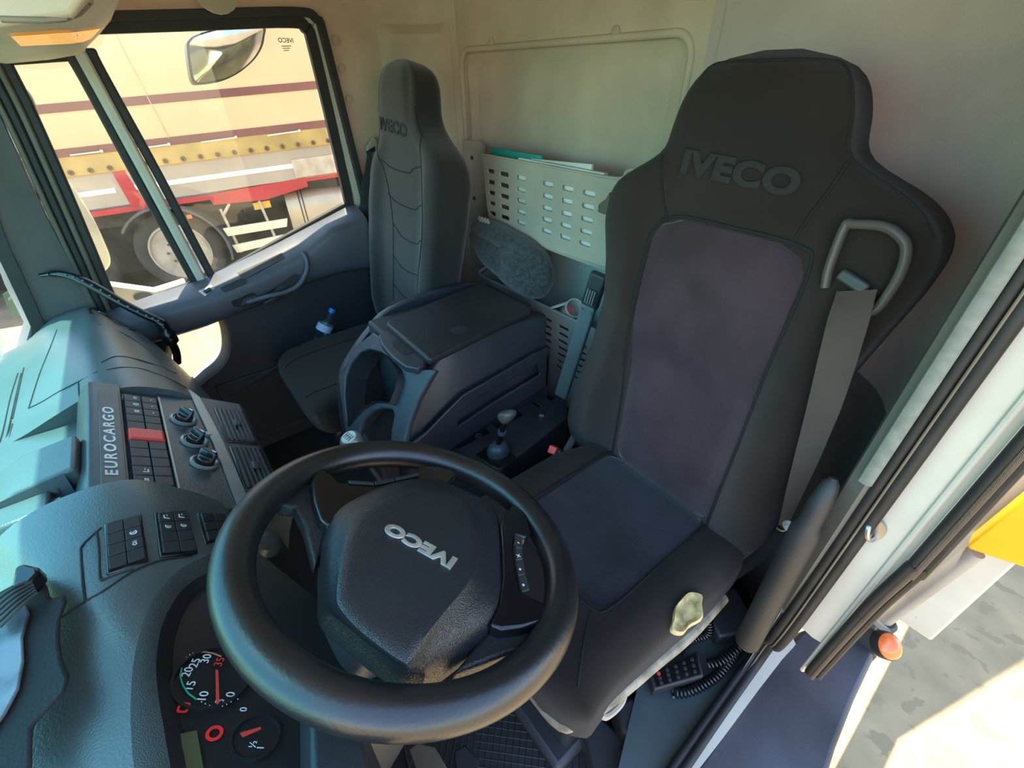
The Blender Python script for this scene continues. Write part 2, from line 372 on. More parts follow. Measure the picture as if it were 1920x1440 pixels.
# driver side rear corner
CR = [(0.235, 0.0), (0.50, -0.003), (0.70, -0.02), (0.80, -0.07), (0.86, -0.17), (0.888, -0.30), (0.895, -0.42)]
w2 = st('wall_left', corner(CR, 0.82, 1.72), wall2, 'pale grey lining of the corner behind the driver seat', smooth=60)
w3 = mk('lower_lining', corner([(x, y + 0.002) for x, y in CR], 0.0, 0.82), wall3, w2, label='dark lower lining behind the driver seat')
rings = []
for i in range(25):
    z = 0.93 + 0.75 * i / 24; row = []
    for j in range(33):
        k = 0.02 + 0.72 * j / 32; kk = 0.74; p = plan(CR, k); t = (plan(CR, min(1, k + 0.01)) - plan(CR, k - 0.01)).normalized(); n = Vector((t.y, -t.x, 0))
        cut = 0.06 - sqrt(max(0, 0.06 ** 2 - max(0, (0.06 - (k2 := (0.74 - k)) * 0.9)) ** 2)) if (0.74 - k) * 0.9 < 0.06 else 0
        row.append(p + Vector((0, 0, max(z, 0.93 + cut))) + n * 0.006)
    rings.append(row)
mk('raised_panel', loft(rings, False, False), wall2, w2, smooth=60)

# ------------------------------------------------------------------ driver side pillar, seals and outside body
yb = -0.44
def vs(x0, x1, y0, y1, z0=-0.05, z1=1.72, b=0): return box((x0, y0, z0), (x1, y1, z1))
bp = st('trim_1', loft([[(0.885, -0.36, z), (0.875, -0.40, z), (0.88, -0.435, z), (0.90, -0.45, z), (0.915, -0.44, z), (0.93, -0.40, z), (0.93, -0.36, z)] for z in (0.53, 0.7, 1.0, 1.72)]), trimg, 'grey olive trim of the driver door pillar')
mk('woven_strip', tube([(0.8985, -0.4515, z) for z in (0.872, 0.88, 0.95, 1.2, 1.6)], 0.0085, 12, flat=0.5, up=(0, 1, 0)), mat('woven_strip_grey', (0.20, 0.20, 0.165), 0.8, bump=0.6, bscale=500, btype='CHECK', var=0.1, vscale=60), bp, label='pale woven strip')
s1 = [(0.928, yb - 0.004, 1.72), (0.928, yb - 0.004, 0.75), (0.925, yb - 0.01, 0.45), at(1448, 1208, 'z', .31), at(1420, 1246, 'z', .225), at(1380, 1302, 'z', .205), at(1335, 1366, 'z', .20), at(1290, 1432, 'z', .20), at(1240, 1505, 'z', .20)]
seal1 = mk('door_seal', join(tube(crom(s1, 8), 0.0085, 12), tube([p + Vector((-0.016, 0.002, -0.002)) for p in crom(s1, 8)], 0.0085, 12)), rub)
tag(seal1, 'inner black rubber seal along the driver door opening', 'seal')
lip = mk('seal_highlight', tube([p + Vector((-0.007, -0.006, 0)) for p in crom(s1, 8)], 0.0018, 8), mat('seal_highlight_tan', (0.16, 0.12, 0.08), 0.5), seal1, label='tan line painting the highlight on the seal')  # thin tan line paints the gold highlight running along the seal
jamb = st('trim_2', join(loft([[(0.93, -0.425, z), (0.93, -0.432, z), (0.955, -0.436, z), (0.985, -0.43, z), (1.0, -0.41, z), (1.0, -0.36, z), (0.93, -0.36, z)] for z in (0.50, 0.8, 1.72)]),
     prism([at(u, v, 'z', .182) for u, v in ((1478, 1175), (1452, 1200), (1400, 1272), (1340, 1362), (1285, 1445), (1262, 1480), (1280, 1490), (1312, 1440), (1360, 1378), (1425, 1290), (1470, 1232), (1492, 1208))], (0, 0, -0.012))), white, 'white painted sheet metal of the driver door jamb')
mk('rating_sticker', prism([at(u, v, 'y', -0.4375) for u, v in ((1462, 1148), (1500, 1098), (1532, 1118), (1502, 1158))], (0, 0.001, 0)), mat('sticker_lilac', (0.42, 0.36, 0.42), 0.5, var=0.15, vscale=60), jamb, label='pale lilac sticker')
mk('pressed_edge', tube([(0.972, -0.436, z) for z in (0.4, 0.9, 1.6)], 0.004, 8), white, jamb)
ltc = thing('door_striker', 'small steel door striker on the white door jamb', 'latch', at(1638, 992, 'y', -0.437))
c = at(1640, 992, 'y', -0.437)
mk('striker_plate', lathe([(0.013, 0), (0.013, 0.003), (0.001, 0.003)], frame(c, (1, 0, 0), (0, 0, 1)) @ Matrix.Scale(1.5, 4, (0, 1, 0)), 20), steel, ltc)
mk('striker_loop', tube(crom([c + Vector(v) for v in ((-0.006, 0, 0.012), (-0.007, -0.014, 0.010), (-0.002, -0.018, -0.004), (0.004, -0.012, -0.012), (0.006, 0, -0.013))], 5), 0.0035, 8), steel, ltc)
s2 = [(0.992, yb - 0.008, 1.72), (0.992, yb - 0.008, 0.85), (0.990, yb - 0.010, 0.78), (0.984, yb - 0.010, 0.68), (0.982, yb - 0.008, 0.55), (0.982, yb - 0.004, 0.42)]
seal2 = mk('outer_door_seal', join(tube(crom(s2, 8), 0.008, 12), tube([p + Vector((0.013, 0.006, 0)) for p in crom(s2, 8)], 0.006, 10)), rub)
tag(seal2, 'outer black rubber seal right of the white door jamb', 'seal')
mk('ribbed_insert', tube([p + Vector((0.006, -0.006, 0)) for p in crom(s2, 8)], 0.004, 8), mat('ribbed_tan', (0.20, 0.13, 0.08), 0.6, bump=1, bscale=300, btype='WAVE'), seal2, label='tan ribbed insert')
pt = mk('pillar_cover', tube(crom([(0.866, -0.452, 0.855), (0.868, -0.468, 0.80), (0.872, -0.475, 0.70), (0.875, -0.477, 0.60), (0.878, -0.477, 0.50), (0.880, -0.475, 0.41)], 6), [0.005, 0.011, 0.013, 0.014, 0.015] + [0.016] * 4 + [0.022] * 23, 14), mat('cover_plastic', (0.022, 0.021, 0.021), 0.55, bump=0.2, bscale=400))  # lower trim cover of the pillar, built as a tapered tube
tag(pt, 'rounded dark plastic pillar cover rising beside the driver seat', 'pillar cover')

# body behind the cab, outside
gmat = mat('pale_concrete', (0.27, 0.20, 0.105), 0.9, bump=0.6, bscale=25, var=0.10, vscale=4, spots=((0.21, 0.155, 0.082), 9.0, 0.58))
gr = mk('ground', [[(-30, -25, -1.22), (25, -25, -1.22), (25, 40, -1.22), (-30, 40, -1.22)], [(0, 1, 2, 3)]], gmat); tag(gr, 'dry pale concrete yard ground around the truck', 'ground', None, 'structure')
gshade = mk('ground_shade_strip', box((-11.5, -1.9, -1.25), (-5.6, 8, -1.214)), mat('ground_shade_dark', (0.030, 0.025, 0.018), 0.9, bump=1, bscale=30, var=0.3, vscale=10, spots=((0.30, 0.25, 0.16), 60, 0.62))); tag(gshade, 'dark speckled strip painting the shaded ground beneath the trailer', 'ground', None, 'structure')  # dark slab stands in for shade on the ground under the trailer
cabx = st('trim_3', join(box((-1.0, 0.046, 0.30), (1.0, 0.07, 1.70)), box((0.93, -0.36, 0.55), (1.005, 0.06, 1.72))), white, 'white outer sheet metal at the back of the cab')
bb = thing('cargo_box', 'white steel truck body with paint chips behind the cab', 'truck body', (1.1, 0.18, -0.2))
cb = at(1745, 1203, 'y', 0.15)
mk('front_panel', box((0.2, 0.15, cb.z), (cb.x, 0.18, 0.80)), whitesp, bb, bevel=0.006)
mk('side_shadow_panel', prism([(cb.x - 0.04, y, z) for y, z in ((0.181, cb.z), (0.181, 0.80), (0.80, 0.80), (1.8, 3.0), (2.6, 4.6), (5.0, 4.6), (5.0, cb.z))], (0.04, 0, 0)), whitesp, bb)  # unseen rising top shaped to throw the slanting shadow on the ground
gp = thing('grey_pole', 'grey tubular pole standing behind the cab below the yellow panel', 'pole', (1.06, 0.1, 0.0))
mk('pole', tube([at(1652, 1168, 'y', 0.10), at(1830, 1035, 'y', 0.10)], 0.017, 16), mat('grey_pole_paint', (0.30, 0.28, 0.25), 0.5, metal=0.2), gp)
mk('foot', lathe([(0.032, -0.03), (0.034, 0.012), (0.026, 0.02)], frame(at(1652, 1168, 'y', 0.10), (1, 0, 0), (0, 1, 0)), 16), plas, gp)
yl = mk('warning_board', prism([at(*q, 'y', 0.08) for q in ((1815, 1030), (1812, 1022), (1925, 930), (2010, 880), (2010, 1085), (1950, 1075))], (0, 0.05, 0)), mat('yellow_paint', (0.80, 0.42, 0.005), 0.4, var=0.05), bevel=0.006)
tag(yl, 'bright yellow panel hanging beside the white truck body', 'panel')
fd = thing('mudguard', 'dark plastic wheel mudguard below the driver door opening', 'mudguard', (1.0, -0.4, 0.1))
fz = 0.17
fp = [at(u, v, 'z', fz) for u, v in ((1300, 1450), (1330, 1400), (1400, 1300), (1470, 1212), (1500, 1182), (1530, 1170), (1580, 1180), (1632, 1165), (1645, 1190), (1640, 1235), (1605, 1310), (1570, 1400), (1540, 1500), (1320, 1560))]
mk('shell', prism(fp, (0, 0, -0.30)), mat('mudguard_plastic', (0.045, 0.045, 0.055), 0.45, var=0.35, vscale=3, bump=0.2, bscale=300), fd, bevel=0.012, bseg=3)
om = thing('side_marker', 'round orange side marker lamp next to the mudguard tip', 'marker lamp', at(1668, 1212, 'y', -0.1))
c = at(1668, 1212, 'y', -0.12)
Mo = frame(c, cw(Vector((1, 0.3, 0))), cw(Vector((0, -1, 0.3))))
mk('lens', lathe([(0.001, 0.020), (0.016, 0.015), (0.026, 0.006), (0.029, 0), (0.029, -0.008)], Mo, 24), mat('orange_lens', (0.85, 0.16, 0.03), 0.25, coat=0.5), om)
mk('rim', lathe([(0.0295, 0.001), (0.031, -0.004), (0.031, -0.02), (0.001, -0.02)], Mo, 24), rub, om)
mk('bracket', prism([at(1560, 1160, 'y', -0.10), at(1590, 1140, 'y', -0.10), at(1640, 1185, 'y', -0.10), at(1642, 1235, 'y', -0.10), at(1618, 1260, 'y', -0.10)], (0, 0.02, 0)), plas, om, bevel=0.004)

# ------------------------------------------------------------------ driver seat
ds = thing('driver_seat', 'large black driver seat with faded purple insert and torn cushion', 'seat', (0.55, -0.6, 0.0))
T = Vector((0, 0.09, 0.996)).normalized(); N_ = Vector((0, -0.996, 0.09)).normalized()
rows = [(0.0, .29, .76, .02, .02, .03), (.02, .255, .79, .04, .055, .06), (.08, .237, .806, .045, .07, .08), (.2, .25, .80, .045, .078, .08), (.35, .288, .793, .045, .08, .08),
        (.47, .297, .795, .045, .075, .08), (.56, .277, .812, .045, .065, .08), (.64, .250, .828, .045, .055, .08), (.69, .250, .832, .045, .05, .08), (.72, .265, .825, .045, .05, .075),
        (.745, .30, .805, .045, .048, .07), (.765, .335, .775, .045, .046, .07), (.785, .362, .725, .045, .045, .06), (.80, .368, .690, .045, .045, .06), (.82, .370, .675, .045, .045, .055), (.86, .378, .665, .045, .045, .055),
        (.89, .390, .652, .044, .042, .05), (.91, .405, .636, .040, .036, .045), (.925, .43, .612, .033, .028, .035), (.934, .462, .58, .02, .016, .02), (.937, .49, .55, .005, .005, .005)]
db = Pad((0, -0.325, 0.44), (1, 0, 0), T, N_, rows, 0.33)
back = mk('backrest', db.mesh(90, 72), fab, ds, smooth=60)
def xt(pad, u, v, n=0.045):      # photo point -> (x, t) on the pad's front plane
    p = atp(u, v, pad.o + pad.N * n, pad.N) - pad.o; return p.dot(pad.X), p.dot(pad.T)
ins = mk('back_insert', db.patch(lambda t: (0.422 - 0.03 * sstep(.1, .62, t), 0.70 - 0.012 * sstep(.3, .6, t)), None, 0.06, 0.675, 0.055, 0.005), suede, ds, smooth=60, label='faded purple suede insert')
sl = [[(1240, 290), (1243, 360), (1252, 416)], [(1598, 288), (1560, 350), (1515, 410), (1482, 462)], [(1310, 140), (1330, 118), (1400, 112), (1540, 110), (1580, 125), (1596, 160), (1602, 220), (1600, 286)],
      [(1600, 286), (1640, 292), (1690, 310), (1735, 355), (1758, 400), (1766, 450)]]
mk('backrest_seam', join(*[db.line([xt(db, *q) for q in l], 0.0022, 0.0008) for l in sl], db.line([(.415, .07), (.408, .2), (.395, .4), (.388, .6), (.395, .65), (.44, .68), (.55, .682), (.66, .678), (.69, .65), (.692, .5), (.70, .3), (.702, .07)], 0.003, 0.001)), seam, back)
Mt = frame(db.surf(0.525, 0.766, 0.0), (0.985, 0.0, -0.05), T) @ Matrix.Scale(1.38, 4, (1, 0, 0))
mk('embossed_letters', text('IVECO', 0.050, 0.0030, Mt, 0.0018, 0.0012, 1.08), mat('emboss_fabric', (0.019, 0.018, 0.018), 0.9, bump=0.3, bscale=900, btype='WAVE'), back)
# belt guide, tongue and belt
gp_ = [db.o + db.X * x + db.T * t + db.N * 0.062 for x, t in [xt(db, u, v, 0.06) for u, v in ((1548, 538), (1556, 500), (1585, 425), (1600, 420), (1655, 424), (1685, 440), (1700, 465), (1690, 510), (1660, 560), (1637, 583), (1622, 580))]]
mk('belt_guide', tube(crom(gp_, 6), 0.0085, 12, flat=0.8), mat('belt_guide_grey', (0.060, 0.055, 0.045), 0.45), ds, label='grey plastic belt guide loop')
c = db.o + db.N * 0.058; q = xt(db, 1600, 527, 0.058); c = c + db.X * q[0] + db.T * q[1]
mk('belt_tongue', xf(box((-0.022, -0.009, -0.006), (0.022, 0.009, 0.008)), frame(c, (1, 0, -0.35), T)), plas, ds, bevel=0.004)
bl = [((1606, 545), 0.050, .064), ((1590, 600), 0.052, .088), ((1568, 680), 0.050, .10), ((1545, 760), 0.046, .10), ((1515, 850), 0.036, .095), ((1487, 930), 0.024, .09), ((1468, 985), 0.014, .085)]
bpnt = []
for (u, v), ww, n in bl: x, t = xt(db, u, v, n); bpnt.append(db.P(x, t, n))
bc = crom(bpnt, 6); tw = []
for i in range(len(bc)):
    k = i / (len(bc) - 1); tw.append(Vector((-0.1 + 0.5 * sstep(.5, 1, k), -1, 0.1)))
mk('seat_belt', ribbon(bc, [lerp([(j / 6, b[1]) for j, b in enumerate(bl)], i / (len(bc) - 1))[0] for i in range(len(bc))], 0.0018, tw), belt, ds, smooth=60)
# cushion
rows = [(0.0, .42, .72, .04, .04, .01), (.012, .37, .765, .06, .065, .02), (.04, .335, .795, .08, .092, .03), (.10, .315, .788, .084, .102, .035), (.2, .31, .792, .082, .102, .04), (.4, .312, .802, .078, .098, .05), (.5, .335, .80, .074, .085, .05), (.56, .36, .77, .06, .06, .05), (.585, .40, .74, .02, .02, .04)]
dc = Pad((0, -0.885, 0.44), (1, 0, 0), (0, 1, 0), (0, 0, 1), rows, 0.33, 0.5, 0.8)
cu = mk('cushion', dc.mesh(60, 64), fab, ds, smooth=60)
mk('cushion_insert', dc.patch(0.415, 0.695, 0.165, 0.53, 0.045, 0.005), suede2, ds, smooth=60, label='dark blue black suede insert')
mk('cushion_seam', join(dc.line([(.41, .53), (.409, .3), (.412, .19), (.44, .163), (.55, .158), (.67, .163), (.697, .19), (.70, .3), (.70, .53)], 0.0028, 0.001), dc.line([(.36, .05), (.40, .12), (.44, .163)]), dc.line([(.75, .05), (.70, .12), (.675, .163)])), seam, cu)
tc_ = at(1288, 1150, 'z', 0.528); rg = []
for i, (s_, h) in enumerate(((1.0, 0.0), (0.9, 0.007), (0.72, 0.005), (0.45, -0.003), (0.2, -0.006))):
    rg.append([tc_ + Vector(((0.021 + 0.003 * sin(3 * a)) * s_ * cos(a) + 0.002 * sin(5 * a) - 0.004 * (sin(a)), (0.050 + 0.003 * cos(4 * a)) * s_ * sin(a), h - 0.006 * cos(a) * s_)) for a in [2 * pi * k / 32 for k in range(32)]])
mk('torn_foam', loft(rg), foam, cu, label='yellow foam showing through a tear', smooth=60)
c2 = at(1333, 978, 'z', 0.50)
mk('torn_foam', xf(box((-0.010, -0.004, -0.02), (0.010, 0.004, 0.018)), Matrix.Translation(c2)), foam, cu, bevel=0.003, label='small scrap of yellow foam at the backrest joint')
# base
mk('cushion_shell', join(box((0.36, -0.835, 0.375), (0.755, -0.34, 0.40)), tube(crom([(0.798, -0.42, .400), (0.798, -0.55, .405), (0.790, -0.66, .425), (0.783, -0.76, .445), (0.768, -0.84, .45), (0.74, -0.872, .445), (0.6, -0.872, .44)], 5), 0.014, 10)), mat('beige_worn_edge', (0.28, 0.24, 0.17), 0.8, var=0.25, vscale=30, bump=0.5, bscale=80), ds, bevel=0.008, label='beige worn lower edge')
mk('suspension_base', join(box((0.37, -0.80, 0.03), (0.72, -0.36, 0.375)), box((0.34, -0.84, 0.0), (0.74, -0.34, 0.05))), plas, ds, bevel=0.015)
mk('adjuster_handle', tube(crom([at(1120, 1326, 'z', 0.44), at(1135, 1344, 'z', 0.43), at(1162, 1322, 'z', 0.42), at(1170, 1300, 'z', 0.42), at(1160, 1294, 'z', 0.43)], 5), 0.006, 8), pocket, ds, label='beige looped lever')
# folded armrest with its clip, on the inner side of the seat
ar = Vector(at(1098, 560, 'y', -0.20)); at0 = at(1122, 520, 'y', -0.20); at1 = at(1052, 742, 'y', -0.245)
Ma = frame2(at1, at0 - at1, (1, 0.3, 0)); ln = (at0 - at1).length
mk('armrest_bar', xf(box((-0.022, 0, -0.012), (0.022, ln * 0.80, 0.012)), Ma), mat('grey_bar', (0.12, 0.15, 0.15), 0.45, var=0.06), ds, bevel=0.004, label='slim grey upright bar')
hd = mk('bar_head', xf(box((-0.026, ln * 0.78, -0.016), (0.026, ln * 1.03, 0.010)), Ma), plas, ds, bevel=0.009)
mk('ribbed_button', xf(join(*[box((-0.014 + 0.0075 * i, ln * 0.82, 0.010), (-0.010 + 0.0075 * i, ln * 0.92, 0.018)) for i in range(4)]), Ma), silver, hd)
for dx in (-0.014, 0.014): mk('screw', lathe([(0.004, 0), (0.004, 0.003), (0.001, 0.003)], Ma @ Matrix.Translation((dx, ln * 0.765, 0.012)), 10), steel, ds)
bk = mk('buckle', xf(box((-0.013, -0.03, -0.008), (0.013, 0.02, 0.008)), frame(at(1048, 850, 'z', 0.50), (0.95, 0.3, 0), (-0.1, 0.5, -0.75))), plasg, ds, bevel=0.003)
mk('release_button', xf(box((-0.011, 0.006, -0.010), (0.011, 0.028, 0.011)), frame(at(1042, 843, 'z', 0.508), (0.95, 0.3, 0), (0.3, -0.6, 0.5))), red, bk, bevel=0.002, label='red release button')
mk('buckle_stalk', tube([at(1062, 845, 'z', .49), at(1078, 815, 'z', 0.47), at(1085, 800, 'z', 0.44)], 0.010, 8, flat=0.4), silver, ds)

# ------------------------------------------------------------------ passenger seat
ps = thing('cab_seat', 'narrow black passenger seat with wavy stitched backrest by the far door', 'seat', (-0.6, -0.65, 0.0))
T = Vector((0, 0.124, 0.992)); N_ = Vector((0, -0.992, 0.124))
rows = [(0.0, -.84, -.42, .02, .02, .03), (.02, -.875, -.385, .035, .05, .06), (.1, -.885, -.372, .04, .065, .08), (.3, -.865, -.345, .04, .068, .09), (.5, -.835, -.318, .04, .065, .10), (.62, -.80, -.315, .04, .06, .11),
        (.66, -.775, -.32, .04, .055, .10), (.69, -.745, -.335, .04, .05, .09), (.715, -.732, -.365, .04, .045, .08), (.74, -.732, -.41, .04, .042, .08), (.765, -.736, -.445, .04, .04, .08), (.80, -.748, -.468, .04, .035, .08), (.87, -.742, -.478, .038, .03, .08), (.90, -.73, -.49, .034, .026, .075), (.925, -.705, -.515, .024, .02, .06), (.938, -.67, -.55, .01, .01, .03), (.941, -.64, -.58, .003, .003, .01)]
pb = Pad((0, -0.435, 0.455), (1, 0, 0), T, N_, rows, 0.36, 0.5, 0.8)
pbk = mk('backrest', pb.mesh(80, 64), fabp, ps, smooth=60)
ch = [[(716, 298), (734, 314), (766, 324), (775, 316), (792, 312)], [(728, 362), (744, 379), (777, 393), (787, 386), (801, 386)], [(737, 418), (756, 445), (781, 457), (791, 451), (802, 451)], [(737, 478), (756, 503), (783, 516), (793, 513)], [(737, 531), (756, 554), (781, 571)],
      [(700, 240), (716, 298), (730, 360), (737, 418), (738, 478), (738, 560)], [(788, 200), (788, 250), (792, 312), (801, 386), (802, 451), (793, 513), (783, 571)]]
mk('backrest_seam', join(*[pb.line([xt(pb, *q, 0.04) for q in l], 0.0020, 0.0002) for l in ch]), seam, pbk)
x, t = xt(pb, 737, 239, 0.04)
mk('embossed_letters', text('IVECO', 0.048, 0.0018, frame(pb.surf(x, t, 0.0), (1, 0, -0.06), T) @ Matrix.Scale(1.35, 4, (1, 0, 0)), 0.001, 0.001, 1.05), MATS['emboss_fabric'], pbk)
rows = [(0.0, -.75, -.42, .01, .01, .02), (.012, -.80, -.37, .04, .04, .06), (.05, -.835, -.35, .055, .06, .09), (.15, -.845, -.345, .06, .068, .10), (.4, -.845, -.345, .06, .068, .10), (.5, -.84, -.34, .06, .06, .09), (.54, -.80, -.38, .02, .02, .03)]
pc = Pad((0, -0.935, 0.41), (1, 0, 0), (0, 1, 0), (0, 0, 1), rows, 0.36, 0.5, 0.85)
pcu = mk('cushion', pc.mesh(50, 56), fab, ps, smooth=60)
mk('cushion_seam', join(pc.line([(-.70, .02), (-.72, .1), (-.72, .3), (-.71, .5)]), pc.line([(-.46, .02), (-.45, .1), (-.45, .3), (-.46, .5)])), seam, pcu)
mk('seat_base', join(box((-0.83, -0.88, 0.30), (-0.36, -0.42, 0.34)), box((-0.78, -0.80, 0.0), (-0.42, -0.45, 0.30))), plas, ps, bevel=0.01)
# passenger belt
pbt = thing('passenger_belt', 'dark seat belt hanging from a beige wall guide beside the passenger seat', 'seat belt', (-0.93, -0.38, 0.3))
gq = [at(u, v, 'x', -0.955) for u, v in ((683, 275), (697, 254), (703, 262), (708, 298), (703, 302), (690, 300))]
mk('belt_guide', prism(gq, (0.02, 0, 0)), pocket, pbt, bevel=0.004, label='beige plastic guide plate')
mk('guide_slot', prism([at(u, v, 'x', -0.93) for u, v in ((686, 284), (702, 274), (703, 283), (688, 290))], (0.004, 0, 0)), rub, pbt)
mk('webbing', ribbon(crom([at(694, 284, 'x', -0.925), at(687, 340, 'x', -0.925), at(680, 430, 'x', -0.925), at(671, 520, 'x', -0.925), at(668, 560, 'x', -0.92)], 5), [0.02] * 5 + [0.035] * 5 + [0.048] * 11, 0.002, (1, -0.2, 0)), mat('belt_dark', (0.025, 0.027, 0.032), 0.6, bump=0.4, bscale=500, btype='WAVE'), pbt)

# ------------------------------------------------------------------ steering wheel
WC = Vector((0.55, -0.981, 0.817)); WN = Vector((0.027, 0.363, 0.931)).normalized()
WA = Vector((-1, 0, 0)); WA = (WA - WN * WA.dot(WN)).normalized(); WB = WN.cross(WA)
def WP(a, b, h=0.0): return WC + WA * a + WB * b + WN * h
sw = thing('steering_wheel', 'large worn black steering wheel with silver lettering in front of the driver seat', 'steering wheel', tuple(WC - WN * 0.12))
rim = mk('rim', tube([WP(0.2140 * cos(2 * pi * k / 96), 0.2140 * sin(2 * pi * k / 96)) for k in range(96)], 0.0235, 24, True), leather, sw, smooth=60)
HO = [(605, 1010), (600, 1050), (600, 1100), (605, 1150), (650, 1192), (700, 1232), (745, 1262), (775, 1277), (800, 1277), (840, 1250), (885, 1215), (925, 1178), (942, 1130), (940, 1050), (935, 985), (918, 952), (875, 928), (825, 908), (780, 903), (735, 910), (680, 932), (625, 965)]
HI = [(632, 1128), (634, 1080), (645, 1020), (662, 975), (700, 945), (750, 925), (800, 914), (850, 925), (880, 948), (893, 985), (899, 1025), (893, 1070), (880, 1100), (840, 1150), (800, 1200), (765, 1244), (745, 1235), (710, 1210), (670, 1178), (645, 1150)]
def onw(px, h): 
    o = []
    for u, v in px: p = atp(u, v, WC + WN * h, WN) - WC; o.append((p.dot(WA), p.dot(WB)))
    return o
def polar(pts, n=72):            # closed outline resampled by angle about the hub axis
    c = crom([(a, b, 0) for a, b in pts], 8, True); cx = sum(p.x for p in c) / len(c); cy = sum(p.y for p in c) / len(c); out = []
    for k in range(n):
        t = 2 * pi * k / n; d = Vector((cos(t), sin(t))); best = 0
        for i in range(len(c)):
            a = c[i]; b = c[(i + 1) % len(c)]; ax, ay, bx, by = a.x - cx, a.y - cy, b.x - a.x, b.y - a.y
            den = d.x * by - d.y * bx
            if abs(den) < 1e-12: continue
            s_ = (ax * by - ay * bx) / den; q = (ax * d.y - ay * d.x) / den
            if s_ > 0 and -1e-6 <= q <= 1 + 1e-6: best = max(best, s_)
        out.append((cx + d.x * best, cy + d.y * best))
    return out
ho = polar(onw(HO, -0.005)); hi = polar(onw(HI, 0.038))
hc = [(sum(p[0] for p in hi) / 72, sum(p[1] for p in hi) / 72)]
rg = [[WP(a * 0.8, b * 0.8, -0.06) for a, b in ho], [WP(a, b, -0.028) for a, b in ho], [WP(a, b, -0.005) for a, b in ho], [WP(a * .985, b * .985, 0.004) for a, b in ho]]
mids = [[(p[0] + (q[0] - p[0]) * k, p[1] + (q[1] - p[1]) * k, h) for p, q in zip(ho, hi)] for k, h in ((0.25, 0.015), (0.6, 0.026), (0.92, 0.0335))]
rg += [[WP(*p) for p in m] for m in mids]
rg += [[WP(hc[0][0] + (a - hc[0][0]) * s_, hc[0][1] + (b - hc[0][1]) * s_, h) for a, b in hi] for s_, h in ((1.0, .038), (0.96, .041), (0.85, .043), (0.6, .045), (0.3, .046), (0.05, .046))]
hub = mk('airbag_cover', loft(rg), leathw, sw, smooth=30)
tp = onw([(788, 1020)], 0.047)[0]; t0 = onw([(842, 1052)], 0.047)[0]; t1 = onw([(737, 994)], 0.047)[0]
dv = Vector((t1[0] - t0[0], t1[1] - t0[1])).normalized()
Mt = frame(WP(tp[0], tp[1], 0.0455), WA * dv.x + WB * dv.y, WB * dv.x - WA * dv.y) @ Matrix.Scale(1.35, 4, (1, 0, 0))
mk('silver_letters', text('IVECO', 0.0245, 0.0012, Mt, 0.0006, 0.0009, 1.08), chrome, sw, label='silver lettering')
for nm, px, h in (('switch_pod', [(590, 880), (603, 872), (640, 904), (700, 902), (760, 891), (790, 873), (820, 873), (852, 882), (856, 893), (838, 910), (790, 905), (740, 912), (685, 932), (640, 958), (618, 985), (600, 975), (588, 940), (583, 905)], 0.012),
                  ('switch_pod', [(938, 985), (950, 958), (963, 944), (985, 960), (996, 998), (985, 1008), (968, 1000), (964, 1030), (968, 1060), (978, 1108), (1000, 1120), (1037, 1138), (1022, 1164), (980, 1176), (940, 1180), (918, 1170), (935, 1130), (942, 1080), (941, 1030)], 0.012)):
    pp = onw(px, h); mk(nm, prism([WP(a, b, h - 0.030) for a, b in pp], WN * 0.030), plasg, sw, bevel=0.004)
for nm, px, h in (('spoke', [(540, 905), (568, 885), (600, 880), (625, 955), (612, 1000), (602, 1040), (590, 1060), (570, 985), (552, 950), (520, 945)], -0.004),
                  ('spoke', [(925, 1170), (980, 1178), (1035, 1140), (1080, 1100), (1080, 1160), (1030, 1215), (960, 1222), (900, 1245), (850, 1262), (900, 1200)], -0.004),
                  ('spoke', [(600, 985), (590, 1000), (585, 960), (610, 930)], -0.004)):
    pp = onw(px, h); mk(nm, prism([WP(a, b, h - 0.022) for a, b in pp], WN * 0.022), leathw, sw, bevel=0.005, bseg=3)
def keyq(q, h, dpt=0.003): pp = onw(q, h); return prism([WP(a, b, h) for a, b in pp], WN * dpt)
for q in (((655, 908), (652, 903), (700, 906), (701, 911)), ((703, 911), (702, 905), (738, 899), (740, 904)), ((742, 903), (740, 898), (782, 889), (786, 893))):
    mk('key', keyq(q, 0.0125), plas, sw, bevel=0.0008)
for q, s_ in ((((964, 1003), (979, 1010), (978, 1030), (966, 1030)), '-'), (((966, 1031), (978, 1031), (979, 1050), (967, 1052)), '+'), (((967, 1054), (980, 1052), (984, 1078), (971, 1082)), '•'), (((972, 1084), (985, 1080), (992, 1108), (978, 1112)), '•')):
    k = mk('key', keyq(q, 0.0125), plas, sw, bevel=0.0008); cu_ = sum(a for a, b in q) / 4, sum(b for a, b in q) / 4; a, b = onw([cu_], 0.016)[0]
    mk('key_mark', text(s_, 0.014, 0.0003, frame(WP(a, b, 0.0158), WA * dv.x + WB * dv.y, WB * dv.x - WA * dv.y)), ink, k)
